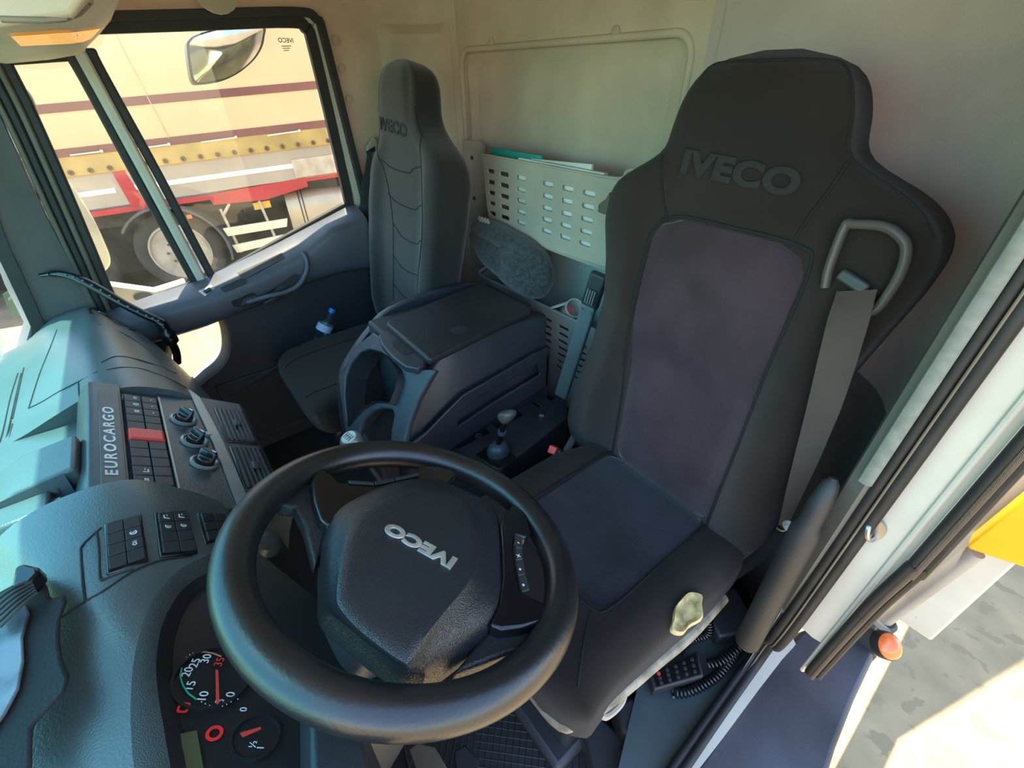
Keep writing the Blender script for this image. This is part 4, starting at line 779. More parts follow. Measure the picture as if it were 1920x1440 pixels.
lcd = mk('trip_display', prism([kp(u, v, 0.002) for u, v in ((320, 1382), (368, 1372), (382, 1450), (395, 1520), (320, 1520))], KN * 0.002), mat('lcd_olive', (0.085, 0.085, 0.035), 0.3, var=0.05), da, label='olive grey trip display')
for nm, u, v, r in (('warning_light', 344, 1327, 0.0055), ('warning_light', 283, 1311, 0.005), ('warning_light', 402, 1375, 0.008)):
    Mw = frame(kp(u, v, 0.002), rt, KN.cross(rt))
    mk(nm, plate(rrect(2 * r, 2 * r, r * 0.5 if r < 0.007 else r * 0.98), [rrect(r * 1.2, r * 1.2, r * 0.3 if r < 0.007 else r * .59)], 0.0005, Mw), mat('warning_red_%d' % u, (0.7, 0.02, 0.02) if u != 283 else (0.2, 0.06, 0.03), 0.5, emit=(1, 0.03, 0.03), estr=0.04 if u != 283 else 0.005), da, smooth=0)
mk('fuel_gauge', lathe([(0.024, 0), (0.024, 0.004), (0.022, 0.004), (0.022, 0.001), (0.001, 0.001)], frame(kp(478, 1385), rt, KN.cross(rt)), 32), MATS['cluster_black'], da)
mk('gauge_needle', prism([kp(u, v, 0.006) for u, v in ((450, 1375), (488, 1364), (489, 1368), (455, 1383))], KN * 0.001), red, da)
mk('gauge_mark', join(*[text(s_, 0.010, 0.0002, frame(kp(u, v, 0.003), rt, KN.cross(rt))) for s_, u, v in (('½', 475, 1395), ('1', 489, 1402), ('0', 457, 1330))]), ink, da)
mk('ignition_surround', lathe([(0.001, .004), (0.012, .004), (0.022, .0), (0.026, -.004), (0.026, -.02)], frame(at(503, 1010, 'z', 0.68), (1, 0, 0), SD), 24), dash, da)
# ------------------------------------------------------------------ storage console between the seats
cc = thing('storage_console', 'black storage console with flat lid and open front bin between the seats', 'console', (-0.15, -0.5, 0.0))
conp = mat('console_plastic', (0.030, 0.033, 0.042), 0.42, bump=0.2, bscale=450, var=0.08, spec=0.5)
rp = [(-.225, .715), (-.27, .725), (-.42, .748), (-.54, .762), (-.60, .745), (-.665, .69), (-.72, .62), (-.755, .53), (-.778, .44), (-.79, .30), (-.78, .12), (-.40, .12), (-.235, .30), (-.225, .5)]
rpc = crom([(0, a, b) for a, b in rp[:10]], 4) + [Vector((0, a, b)) for a, b in rp[10:]]
def inset(c, k): m = sum(c, Vector()) / len(c); return [m + (p - m) * k for p in c]
mk('right_side_panel', loft([[p + Vector((x, 0, 0)) for p in inset(rpc, k)] for x, k in ((-0.065, 0.97), (-0.055, 0.992), (-0.035, 1.0), (-0.012, 0.99), (0.0, 0.965), (0.006, 0.93))]), conp, cc, smooth=60)
lp = [(-.27, .745), (-.42, .762), (-.62, .748), (-.70, .70), (-.765, .645), (-.815, .585), (-.845, .48), (-.860, .36), (-.865, .15), (-.40, .12), (-.27, .3)]
lpc = crom([(0, a, b) for a, b in lp[:9]], 4) + [Vector((0, a, b)) for a, b in lp[9:]]
mk('left_side_panel', loft([[p + Vector((x, 0, 0)) for p in inset(lpc, k)] for x, k in ((-0.335, 0.975), (-0.328, 1.0), (-0.312, 1.0), (-0.305, 0.985))]), conp, cc, smooth=60)
mk('bin_body', join(box((-0.31, -0.70, 0.002), (-0.06, -0.24, 0.735)), box((-0.31, -0.84, 0.002), (-0.06, -0.70, 0.44))), doord, cc, bevel=0.01)
LZ = 0.760
ld = [at(u, v, 'z', LZ) for u, v in ((723, 606), (728, 600), (890, 533), (905, 531), (990, 572), (995, 580), (985, 585), (812, 670), (804, 673), (797, 668))]
mk('lid', join(prism(ld, (0, 0, -0.022))), mat('lid_vinyl', (0.018, 0.019, 0.022), 0.5, bump=0.4, bscale=350, var=0.2), cc, bevel=0.007, bseg=3)
lt = [at(u, v, 'z', 0.742) for u, v in ((709, 628), (716, 622), (738, 618), (800, 668), (795, 684), (782, 690), (760, 686), (735, 668), (715, 645))]
mk('latch_panel', prism(lt, (0, 0, -0.02)), conp, cc, bevel=0.004)
mk('latch_recess', prism([at(u, v, 'z', 0.7435) for u, v in ((734, 640), (750, 634), (778, 655), (772, 662), (758, 665), (738, 650))], (0, 0, -0.004)), rub, cc)
FP, FN = (-0.18, -0.765, 0.65), Vector((-0.10, -0.80, 0.60)).normalized()
fq = lambda px: [atp(u, v, FP, FN) for u, v in px]
outer = fq([(642, 730), (643, 705), (652, 682), (672, 652), (703, 624), (722, 640), (745, 668), (770, 690), (800, 688), (790, 705), (768, 745), (750, 790), (738, 835), (730, 860), (652, 860), (645, 800)])
h1 = fq([(650, 740), (654, 705), (664, 684), (680, 663), (694, 656), (712, 660), (732, 675), (744, 694), (746, 710), (741, 728), (730, 756), (722, 752), (700, 752), (680, 765), (662, 786), (652, 800), (650, 770)])
h2 = fq([(670, 850), (666, 830), (668, 808), (676, 788), (692, 771), (708, 764), (724, 766), (727, 775), (720, 805), (716, 850)])
Mf = frame(Vector(FP), (1, 0, 0), FN.cross(Vector((1, 0, 0)))); Mi = Mf.inverted()
l2 = lambda q: [((Mi @ p).x, (Mi @ p).y) for p in q]
mk('front_frame', plate(l2(outer), [l2(h1), l2(h2)], -0.016, Mf), conp, cc, bevel=0.004)
mk('bin_liner', loft([h1, [p - FN * 0.06 for p in h1]], True, False), doord, cc, smooth=40)
tr_o = [(u, v) for u, v in ((1030, 652), (1002, 664), (913, 716), (868, 742), (833, 777), (800, 812), (765, 840), (765, 875), (800, 868), (836, 852), (862, 832), (935, 782), (1030, 722))]
tr_h = [(1009, 682), (1013, 703), (925, 756), (860, 800), (856, 778), (884, 754)]
TX = 0.035; Mt_ = Matrix(((0, 0, 1, TX), (1, 0, 0, 0), (0, 1, 0, 0), (0, 0, 0, 1)))
yz = lambda px: [(at(u, v, 'x', TX).y, at(u, v, 'x', TX).z) for u, v in px]
mk('side_tray', join(plate(yz(tr_o), [yz(tr_h)], -0.010, Mt_), box((0.0, -0.74, 0.30), (0.012, -0.25, 0.45))), conp, cc, bevel=0.003)
mk('tray_end', box((0.0, -0.262, 0.42), (0.035, -0.252, 0.60)), conp, cc, bevel=0.002)
# ------------------------------------------------------------------ parking brake console
hb = thing('parking_brake_console', 'low black console with parking brake lever beside the driver seat', 'console', (0.09, -0.42, 0.0))
hz = 0.42
tq = [at(u, v, 'z', hz) for u, v in ((836, 848), (870, 815), (1008, 716), (1030, 722), (1064, 770), (1060, 786), (936, 884), (925, 890), (905, 886))]
mk('console_body', prism([Vector((max(p.x, 0.047), p.y, p.z)) for p in tq], (0, 0, -0.415)), conp, hb, bevel=0.006, bseg=3)
zz = lambda px, h: [at(u, v, 'z', h) for u, v in px]
mk('coin_tray', prism(zz([(840, 850), (856, 840), (898, 870), (908, 880), (900, 884)], hz + .0015), (0, 0, -0.002)), rub, hb)
mk('lever_plate', prism(zz([(893, 852), (912, 838), (930, 828), (968, 856), (962, 868), (934, 880), (918, 872)], hz + .004), (0, 0, -0.005)), plasg, hb, bevel=0.002)
for q in ([(905, 800), (918, 792), (940, 808), (928, 817)], [(968, 765), (990, 750), (1013, 766), (990, 786)], [(994, 748), (1012, 735), (1040, 758), (1020, 765)]):
    mk('blank_cover', prism(zz(q, hz + .002), (0, 0, -0.003)), plas, hb, bevel=0.001)
Mx = Matrix.Translation(at(1015, 784, 'z', hz)); sb = mk('rotary_switch', lathe([(0.013, 0), (0.013, 0.004), (0.010, 0.006), (0.001, 0.006)], Mx, 20), plas, hb)
mk('switch_grip', xf(box((-0.008, -0.0025, 0.005), (0.008, 0.0025, 0.015)), Mx @ Matrix.Rotation(0.8, 4, 'Z')), silver, sb, bevel=0.001)
mk('round_socket', lathe([(0.012, 0), (0.012, 0.003), (0.010, 0.003), (0.009, 0.001), (0.001, 0.001)], Matrix.Translation(at(897, 818, 'z', hz)), 20), plas, hb)
b0 = at(934, 848, 'z', hz + .005)
lv = mk('lever_base', lathe([(0.031, 0), (0.031, 0.012), (0.026, 0.026), (0.016, 0.036), (0.001, 0.039)], Matrix.Translation(b0) @ Matrix.Scale(1.15, 4, (0, 1, 0)), 20), mat('lever_grey', (0.06, 0.08, 0.10), 0.35, var=0.15), hb, label='blue grey lever base')
k0 = b0 + Vector((0, 0, 0.025)); k1 = atp(946, 792, b0, Vector((0.3, -1, 0)).normalized())
mk('lever_stem', tube([k0, k1], 0.008, 12), plasg, lv)
mk('lever_collar', tube([k0.lerp(k1, .55), k0.lerp(k1, .66)], 0.012, 14), MATS['lever_grey'], lv)
hd = (k1 - k0).normalized(); kn = []
for a, r1, r2 in ((-0.002, .008, .008), (0.006, .012, .013), (0.016, .016, .021), (0.030, .016, .027), (0.040, .014, .026), (0.047, .008, .018), (0.048, .001, .002)):
    Mk = frame(k1 + hd * a, (0.4, 0.9, 0), Vector((0.9, -0.4, 0))); kn.append([Mk @ Vector((r2 * cos(t), r1 * sin(t), 0)) for t in [2 * pi * q / 20 for q in range(20)]])
mk('lever_knob', loft(kn), mat('knob_grey', (0.09, 0.09, 0.085), 0.4, var=0.2, vscale=40), lv, smooth=60)
# gear lever
gl_ = thing('gear_lever', 'short gear lever with a pale shift pattern on its rounded knob', 'gear lever', at(662, 835, 'z', 0.2))
g0 = at(660, 828, 'z', 0.52); gd = Vector((0.05, -0.25, 1)).normalized()
mk('lever_rod', tube([g0 - gd * 0.4, g0 - gd * 0.02], 0.008, 10), steel, gl_)
Mg = frame(g0, (1, 0.2, 0), gd.cross(Vector((1, 0.2, 0)))) @ Matrix.Scale(1.2, 4)
gk = mk('knob', lathe([(0.001, -0.045), (0.016, -0.045), (0.020, -0.030), (0.026, -0.010), (0.027, 0.002), (0.024, 0.012), (0.018, 0.017), (0.001, 0.018)], Mg, 28), silver, gl_)
mk('pattern_cap', lathe([(0.0175, 0.0165), (0.0165, 0.019), (0.001, 0.0195)], Mg, 28), mat('cap_white', (0.55, 0.56, 0.52), 0.4), gk, label='pale shift pattern disc')
mk('shift_pattern', join(*[xf(box((a, b, .0192), (c, d, .0202)), Mg) for a, b, c, d in ((-.010, -.0006, .010, .0006), (-.0106, -.008, -.0094, .008), (-.0041, -.008, -.0029, .008), (.0029, -.008, .0041, .008), (.0094, -.008, .0106, .008))]), plasg, gk)

# ------------------------------------------------------------------ storage pockets on the rear wall
up = thing('wall_pocket', 'upper slotted grey wall pocket holding papers behind the seats', 'storage pocket', (-0.1, -0.06, 0.85))
Mp = Matrix(((1, 0, 0, 0), (0, 0, 1, -0.124), (0, 1, 0, 0), (0, 0, 0, 1)))
def slot(x, z, w_=0.046, h=0.013): return [(x + a, z + b) for a, b in rrect(w_, h, 0.0045, 2)]
sl_ = [slot(-.428, 1.073 - 0.035 * r, 0.036) for r in range(5)] + [slot(x, 1.073 - 0.035 * r) for x in ( -.353, -.263, -.135, -.05, .034, .16, .245, .33) for r in range(5)]
o_ = [(-.478, 1.118), (-.47, 1.122), (.10, 1.120), (.14, 1.124), (.18, 1.15), (.40, 1.15), (.40, .885), (.10, .885), (-.25, .876), (-.37, .882), (-.425, .886), (-.453, .91), (-.462, .95), (-.472, 1.05)]
mk('slotted_front', plate(o_, sl_, 0.005, Mp), pocket, up, bevel=0.0015, smooth=30)
mk('rim', tube(crom([(-.478, -.121, 1.119), (-.3, -.121, 1.1205), (0, -.121, 1.1205), (.11, -.121, 1.122), (.145, -.121, 1.128), (.18, -.121, 1.15), (.40, -.121, 1.15)], 4), 0.0045, 8), pocket, up)
mk('end_flange', join(loft([[(-.474, -.121, 1.118), (-.470, -.121, 1.118), (-.430, -.121, 0.89), (-.426, -.121, .89)][:2] + [(-.426, -.121, .89), (-.430, -.121, .89)], [(-.60, -.03, 1.135), (-.596, -.03, 1.135), (-.585, -.03, .86), (-.589, -.03, .86)]]),
    prism([(x, -0.03, z) for x, z in ((-.735, 1.137), (-.62, 1.142), (-.595, 1.13), (-.60, 1.08), (-.59, .86), (-.66, .82), (-.735, .84), (-.745, 1.0))], (0, 0.006, 0))), pocket, up, bevel=0.002)
mk('mount_screw', lathe([(0.007, 0), (0.006, 0.004), (0.001, 0.004)], frame((-0.68, -0.031, 1.08), (1, 0, 0), (0, 0, 1)), 12), rub, up)
mk('mount_screw', lathe([(0.007, 0), (0.006, 0.004), (0.001, 0.004)], frame((-0.68, -0.031, 0.93), (1, 0, 0), (0, 0, 1)), 12), rub, up)
mk('bottom_tray', loft([[(x, -.122, .885), (x, -.118, .872), (x, -.04, .86), (x, -.04, .868), (x, -.116, .88)] for x in (-.40, .40)]), pocket, up)
hk = mk('coat_hook', prism([at(u, v, 'y', -0.20) for u, v in ((1136, 372), (1142, 360), (1142, 405), (1132, 402), (1120, 398), (1121, 384))], (0, 0.02, 0)), mat('brown_plastic', (0.10, 0.075, 0.05), 0.5), bevel=0.003)
tag(hk, 'brown plastic hook edge beside the driver seat shoulder', 'hook')
pf = mk('folder', box((-0.47, -0.092, 1.088), (-0.205, -0.084, 1.140)), mat('teal_folder', (0.02, 0.30, 0.25), 0.5), bevel=0.001); tag(pf, 'teal green folder edge standing in the upper wall pocket', 'folder')
pw = mk('paper_stack', join(box((-0.29, -0.114, 0.888), (0.075, -0.100, 1.128)), xf(box((-0.13, -0.004, -0.12), (0.13, 0.002, 0.12)), Matrix.Translation((-0.11, -0.095, 1.015)) @ Matrix.Rotation(-0.05, 4, 'Y'))), mat('paper_white', (0.62, 0.61, 0.56), 0.8, bump=0.8, bscale=40)); tag(pw, 'stack of white papers behind the slots of the upper pocket', 'papers')
lo_ = thing('wall_pocket', 'lower slotted grey green wall pocket behind the storage console', 'storage pocket', (-0.1, -0.06, 0.3))
sl2 = [slot(x, 0.626 - 0.028 * r, 0.048, 0.009) for x in (-.40, -.31, -.118, -.033, .055, .145) for r in range(7)]
gp2 = mat('pocket_grey_green', (0.34, 0.36, 0.33), 0.55, bump=0.1, bscale=400, var=0.06)
mk('slotted_front', plate([(-.525, .665), (.38, .675), (.38, .30), (-.46, .30), (-.50, .36), (-.53, .60)], sl2, 0.005, Mp), gp2, lo_, bevel=0.0015, smooth=30)
mk('rim', tube(crom([(-.53, -.05, .70), (-.535, -.10, .69), (-.528, -.121, .667), (-.3, -.121, .668), (0, -.121, .671), (.38, -.121, .677)], 4), 0.006, 8), gp2, lo_)
mk('bottom_tray', box((-.50, -.12, .30), (.38, -.012, .306)), gp2, lo_)
mk('end_flange', loft([[(-.530, -.121, .665), (-.526, -.121, .665), (-.496, -.121, .36), (-.500, -.121, .36)], [(-.56, -.012, .71), (-.556, -.012, .71), (-.526, -.012, .36), (-.530, -.012, .36)]]), gp2, lo_)
# pillow wedged in the lower pocket
pm = mat('pillow_knit', (0.038, 0.041, 0.042), 0.95, bump=1.0, bscale=230, btype='VORONOI', var=0.30, vscale=90, sheen=0.3)
def blob(c, ax, ay, az, hx, hy, hz, fn, nu=48, nv=28):
    rings = []
    for i in range(nv + 1):
        ph = -pi / 2 + pi * i / nv; r = []
        for k in range(nu):
            t = 2 * pi * k / nu; e = 0.72
            x = math.copysign(abs(cos(ph) * cos(t)) ** e, cos(t)); y = math.copysign(abs(cos(ph) * sin(t)) ** e, sin(t)); z = math.copysign(abs(sin(ph)) ** 0.8, ph)
            x, y, z = fn(x, y, z); r.append(Vector(c) + ax * x * hx + ay * y * hy + az * z * hz)
        rings.append(r)
    return loft(rings)
p0, p1 = at(893, 422, 'y', -0.165), at(1024, 542, 'y', -0.165)
ax = (p1 - p0).normalized(); az = Vector((0.0, -0.96, 0.28)); az = (az - ax * az.dot(ax)).normalized(); ay = az.cross(ax)
def pil_fn(x, y, z):
    pinch = 1 - 0.22 * math.exp(-((x - 0.02) / 0.16) ** 2) * (1 if z > 0 else 0.3); wy = 1 - 0.07 * math.exp(-((x + 0.05) / 0.2) ** 2) - 0.30 * max(0, -x)
    return x, y * wy + 0.10 * sin(x * 2.2) , z * pinch * (1 - 0.34 * math.exp(-((y - 0.30 - 0.5 * x) / 0.12) ** 2) - 0.22 * math.exp(-((x + 0.25 - 0.5 * y) / 0.09) ** 2)) + 0.05 * sin(5 * x + 3 * y) * (1 - y * y)
pw_ = mk('pillow', blob(p0.lerp(p1, .5), ax, ay, az, (p1 - p0).length / 2 + .008, 0.094, 0.055, pil_fn), pm, smooth=80)
tag(pw_, 'dark grey knitted pillow wedged between the two wall pockets', 'pillow')
mk('care_label', join(*[prism([at(u + 5 * i, v + 1.5 * i, 'y', -0.215) for u, v in ((895, 409), (899, 405), (903, 414), (900, 416))], (0, 0.002, 0)) for i in range(4)]), pocket, pw_, label='frayed white label')
c0, c1 = at(1048, 590, 'y', -0.075), at(1074, 562, 'y', -0.075)
cup = mk('paper_cup', lathe([(0.001, -0.03), (0.026, -0.03), (0.032, 0.055), (0.034, 0.058), (0.032, 0.060), (0.029, 0.058), (0.025, 0.0), (0.001, 0.0)], frame(at(1066, 585, 'y', -0.075), (0.6, -0.2, -0.8), (0.35, 1, 0)) , 28), mat('cup_white', (0.68, 0.66, 0.60), 0.5)); tag(cup, 'white paper cup with a red dot tipped in the lower pocket', 'cup')
mk('red_dot', lathe([(0.009, 0.0), (0.009, 0.002), (0.001, 0.002)], frame(at(1068, 580, 'y', -0.113), (1, 0, 0), (0, 0.2, 1)), 20), red, cup)
lp_ = mk('cup_lid', lathe([(0.001, 0), (0.034, 0), (0.036, 0.004), (0.031, 0.008), (0.001, 0.008)], frame(at(1050, 574, 'y', -0.098), (0.85, -0.2, 0.5), (0.2, 1, 0.1)), 28), mat('cup_white2', (0.70, 0.69, 0.64), 0.5)); tag(lp_, 'round white cup lid leaning left of the red dotted cup', 'lid')
og = mk('yellow_tool', join(*[tube([at(u, v, 'y', -0.095) for u, v in q], 0.006, 8) for q in (((1046, 640), (1075, 655)), ((1040, 655), (1075, 672)), ((1040, 668), (1070, 685)))]), mat('tool_yellow', (0.55, 0.33, 0.06), 0.5)); tag(og, 'yellow item showing through the slots of the lower pocket', 'tool', None, None)
# bottle in the door pocket
bo = thing('water_bottle', 'clear plastic water bottle with a blue cap in the door pocket', 'bottle', at(606, 604, 'x', -0.885) + Vector((0, 0, -0.16)))
nk, bd_ = at(622, 584, 'x', -0.885), at(603, 606, 'x', -0.885); axb = (nk - bd_).normalized(); axb = (axb + Vector((0, 0, 0.5))).normalized()
Mb = frame(nk, Vector((1, 0, 0)), axb.cross(Vector((1, 0, 0)))); 
if (Mb.to_3x3() @ Vector((0, 0, 1))).dot(axb) < 0: Mb = Mb @ Matrix.Rotation(pi, 4, 'X')
mk('bottle_body', lathe([(0.001, -0.22), (0.030, -0.22), (0.032, -0.21), (0.032, -0.13), (0.030, -0.12), (0.032, -0.11), (0.031, -0.055), (0.024, -0.032), (0.013, -0.012), (0.012, 0.0), (0.001, 0.0)], Mb, 28), glass('bottle_plastic', (0.78, 0.88, 0.95), dirt=0.12, dcol=(0.5, 0.6, 0.7)), bo)
mk('cap', lathe([(0.001, 0.014), (0.0135, 0.014), (0.0145, 0.010), (0.0145, -0.004), (0.001, -0.004)], Mb, 20), mat('cap_blue', (0.01, 0.22, 0.75), 0.35), bo, label='blue screw cap')
mk('paper_label', lathe([(0.0325, -0.09), (0.0325, -0.06)], Mb, 28), mat('label_blue', (0.25, 0.45, 0.75), 0.5, c2=(0.7, 0.75, 0.8)), bo)

# ------------------------------------------------------------------ handset with coiled cable beside the driver seat
shf = st('trim_6', join(prism(zz([(1195, 1290), (1300, 1180), (1360, 1110), (1440, 1190), (1300, 1400), (1240, 1480), (1150, 1480)], 0.165), (0, 0, -0.16))), mat('sill_teal_metal', (0.060, 0.085, 0.090), 0.4, var=0.1), 'grey green floor ledge between the seat and the door sill')
st('trim_7', prism(zz([(1395, 1245), (1408, 1252), (1245, 1480), (1226, 1480)], 0.185), (0, 0, -0.02)), MATS['sill_teal_metal'], 'raised lip of the driver door sill')
bx = mk('control_box', join(xf(box((-0.055, -0.05, 0), (0.055, 0.06, 0.05)), Matrix.Translation(at(1352, 1165, 'z', 0.17)) @ Matrix.Rotation(-0.5, 4, 'Z'))), plas, bevel=0.006); tag(bx, 'black plastic box under the coiled cable next to the driver seat', 'control box')
hs = thing('remote_handset', 'black remote control handset with coiled cable beside the driver seat', 'remote control', at(1265, 1270, 'z', 0.17))
hq = [at(u, v, 'z', 0.215) for u, v in ((1217, 1262), (1309, 1219), (1320, 1268), (1227, 1294))]
mk('handset_body', prism(hq, (0, 0, -0.038)), mat('handset_plastic', (0.028, 0.027, 0.026), 0.5, bump=0.3, bscale=200), hs, bevel=0.004, bseg=3)
ip = lambda a, b, h=0.0: (hq[0] * (1 - a) + hq[1] * a) * (1 - b) + (hq[3] * (1 - a) + hq[2] * a) * b + Vector((0, 0, h))
mk('keypad', prism([ip(a, b, 0.0015) for a, b in ((.05, .1), (.95, .1), (.93, .88), (.06, .88))], (0, 0, -0.003)), plasg, hs)
for i in range(5):
    for j in range(3): mk('key', lathe([(0.0045, 0), (0.004, 0.0025), (0.001, 0.003)], Matrix.Translation(ip(.16 + .17 * i, .26 + .24 * j, 0.0015)), 12), red if (i, j) == (0, 0) else plas, hs)
def coil(path, R, r, turns, n=12):
    c = crom(path, 12); L_ = [0]
    for a, b in zip(c, c[1:]): L_.append(L_[-1] + (b - a).length)
    out = []; N = turns * n; j = 0; prev = Vector((0, 0, 1))
    for i in range(N + 1):
        s_ = L_[-1] * i / N
        while j < len(c) - 2 and L_[j + 1] < s_: j += 1
        k = (s_ - L_[j]) / max(1e-9, L_[j + 1] - L_[j]); p = c[j].lerp(c[j + 1], k); t = (c[j + 1] - c[j]).normalized()
        x = (prev - t * prev.dot(t)).normalized(); prev = x; y = t.cross(x); a = 2 * pi * i / n
        out.append(p + x * cos(a) * R + y * sin(a) * R)
    return tube(out, r, 6)
mk('coiled_cable', coil([at(u, v, 'z', z) for u, v, z in ((1326, 1246, .205), (1350, 1240, .21), (1378, 1222, .215), (1388, 1214, .21), (1378, 1228, .205), (1350, 1262, .2), (1318, 1284, .195), (1285, 1298, .19), (1262, 1298, .19))], 0.0095, 0.0030, 36), plasg, hs, smooth=80)
mk('coiled_cable', coil([at(u, v, 'z', z) for u, v, z in ((1272, 1222, .20), (1285, 1206, .21), (1305, 1196, .22), (1325, 1190, .23), (1330, 1175, .25), (1326, 1150, .28), (1332, 1120, .31), (1342, 1104, .33))], 0.0088, 0.0028, 28), plasg, hs, smooth=80)
mk('loose_wire', tube(crom([at(u, v, 'z', z) for u, v, z in ((1343, 1102, .33), (1352, 1085, .36), (1366, 1064, .38), (1382, 1056, .42), (1400, 1042, .45))], 5), 0.0016, 6), mat('wire_tan', (0.30, 0.24, 0.15), 0.6), hs)
la = thing('lower_belt_anchor', 'dark belt strap running from a steel ring to the seat base', 'seat belt anchor', at(1400, 1080, 'z', 0.3))
mk('strap', ribbon(crom([at(u, v, 'z', z) for u, v, z in ((1463, 988, .47), (1430, 1030, .43), (1385, 1065, .40), (1340, 1092, .38), (1322, 1085, .37))], 5), 0.035, 0.003, (0, -0.3, 1)), plas, la)
mk('ring', tube([at(1463, 986, 'z', .48) + Vector((0.013 * cos(a), 0.004 * sin(a), 0.008 * sin(a))) for a in [2 * pi * k / 20 for k in range(20)]], 0.0025, 8, True), chrome, la)
mk('anchor_bolt', lathe([(0.001, .006), (0.007, .006), (0.008, .002), (0.013, .001), (0.013, 0)], frame(at(1482, 988, 'y', -0.42), (1, 0, 0), (0, 0, 1)), 12), chrome, la)

# ------------------------------------------------------------------ floor area around the pedals
fm = mk('floor_mat', prism(zz([(700, 1150), (900, 1130), (1000, 1200), (1170, 1460), (1000, 1640), (780, 1500)], 0.018), (0, 0, -0.012)), mat('quilted_rubber', (0.022, 0.022, 0.024), 0.55, var=0.1), bevel=0.003); tag(fm, 'black diamond patterned rubber mat under the steering wheel', 'floor mat')
g1, g2 = Vector((0.7, 0.7, 0)), Vector((-0.7, 0.7, 0)); o0 = Vector((0.62, -0.85, 0.018)); rg_ = []
for i in range(-16, 17):
    for d_, e_ in ((g1, g2), (g2, g1)):
        c = o0 + e_ * (0.016 * i) * 1.0; rg_.append(tube([c - d_ * 0.11, c + d_ * 0.11], 0.0014, 4))
mk('diamond_ribs', join(*rg_), MATS['quilted_rubber'], fm)
be = mk('blue_strip', ribbon([at(1035, 1295, 'z', .025), at(1080, 1350, 'z', .025), at(1130, 1410, 'z', .025), at(1165, 1460, 'z', .025)], 0.008, 0.012, (0, 0, 1)), mat('blue_edge', (0.01, 0.09, 0.45), 0.4)); tag(be, 'bright blue strip along the edge of the floor mat', 'strip')
bt = thing('battery_box', 'dark box with round cap on the floor in front of the seat', 'box', at(1180, 1380, 'z', 0.0))
mk('lower_case', prism(zz([(1085, 1355), (1125, 1340), (1190, 1400), (1200, 1480), (1150, 1560)], 0.10), (0, 0, -0.08)), plas, bt, bevel=0.008)
mk('upper_case', prism(zz([(1150, 1322), (1186, 1304), (1222, 1352), (1218, 1372), (1196, 1392), (1165, 1370)], 0.16), (0, 0, -0.13)), rub, bt, bevel=0.008)
mk('round_cap', lathe([(0.012, 0), (0.012, 0.004), (0.009, 0.005), (0.008, 0.002), (0.001, 0.002)], Matrix.Translation(at(1168, 1410, 'z', 0.101)), 20), plas, bt)
pd = thing('pedal_assembly', 'metal pedal arms below the steering wheel near the mat', 'pedals', at(830, 1420, 'z', 0.1))
mk('pedal_arm', prism([at(u, v, 'z', .25) for u, v in ((765, 1405), (785, 1392), (815, 1400), (850, 1460), (800, 1500))], (0, 0, -0.015)), mat('pedal_metal', (0.22, 0.18, 0.12), 0.4, metal=0.4), pd, bevel=0.003)
mk('pedal_pad', prism([at(u, v, 'z', .10) for u, v in ((850, 1410), (872, 1395), (895, 1420), (900, 1480), (860, 1500))], (0, 0, -0.02)), plas, pd, bevel=0.004)
mk('knee_panel', loft([[(x, -1.165, .64), (x, -1.13, .58), (x, -1.15, .45), (x, -1.23, .25), (x, -1.30, .03), (x, -1.34, .03), (x, -1.22, .60)] for x in (-0.21, 0.2, 0.92)]), plas, da, smooth=40)
mk('footwell_panel', loft([[(x, -1.20, .42), (x, -1.28, .25), (x, -1.32, .02), (x, -1.36, .02), (x, -1.30, .40)] for x in (-0.93, -0.21)]), plas, da, smooth=40)
cl = mk('column_bracket', xf(join(box((-0.035, -0.03, -0.004), (0.035, 0.03, 0.004)), box((-0.035, 0.025, -0.02), (0.035, 0.033, 0.004))), frame(at(735, 1262, 'z', 0.70), (0.8, -0.55, 0), (0.5, 0.8, 0))), plasg, sc, bevel=0.003)
mk('bracket_screw', lathe([(0.001, .004), (0.004, .005), (0.007, .004), (0.008, 0)], Matrix.Translation(at(736, 1270, 'z', 0.706)), 14), steel, sc)
for u0, v0, u1, v1 in ((590, 1010, 582, 1130),):
    stk = mk('stalk_lever', tube(crom([WP(0.03, 0.03, -0.06), WP(0.09, 0.06, -0.07), WP(0.145, 0.07, -0.065), WP(0.17, 0.07, -0.06)], 4), [0.007] * 8 + [0.010] * 5, 12), plasg, sc)

# ------------------------------------------------------------------ objects on the dashboard
bgm = mat('bag_and_shadow_black', (0.012, 0.012, 0.013), 0.8, bump=0.4, bscale=300)
bg_ = thing('strapped_pouch', 'black pouch with ribbed strap and painted-in shadow on the dashboard edge', 'pouch', at(40, 1150, 'z', 0.85))
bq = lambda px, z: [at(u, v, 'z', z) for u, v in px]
mk('pouch_and_shadow', loft([bq([(-60, 1120), (0, 1110), (55, 1080), (88, 1095), (96, 1125), (120, 1112), (126, 1128), (114, 1162), (112, 1200), (118, 1238), (131, 1268), (124, 1296), (92, 1330), (62, 1362), (60, 1450), (-80, 1470)], z_) for z_ in (0.850, 0.862, 0.874)]), bgm, bg_, bevel=0.004)  # black outline widened to paint in the shadow on the dash
mk('grey_sheet', prism(bq([(-30, 1160), (20, 1142), (46, 1128), (53, 1150), (40, 1195), (42, 1238), (32, 1290), (8, 1335), (-30, 1390)], .880), (0, 0, -0.004)), mat('sheet_grey', (0.16, 0.17, 0.19), 0.25, var=0.3, vscale=25), bg_, bevel=0.001, label='shiny grey sheet')
mk('ribbed_strap', join(*[tube(crom([at(-20 + 4 * i, 1135 + 8 * i, 'z', .888), at(20 + 3 * i, 1105 + 7 * i, 'z', .895), at(58 + 2 * i, 1088 + 5 * i, 'z', .890)], 4), 0.0022, 6) for i in range(6)]), mat('strap_ribbed', (0.045, 0.045, 0.04), 0.7), bg_)
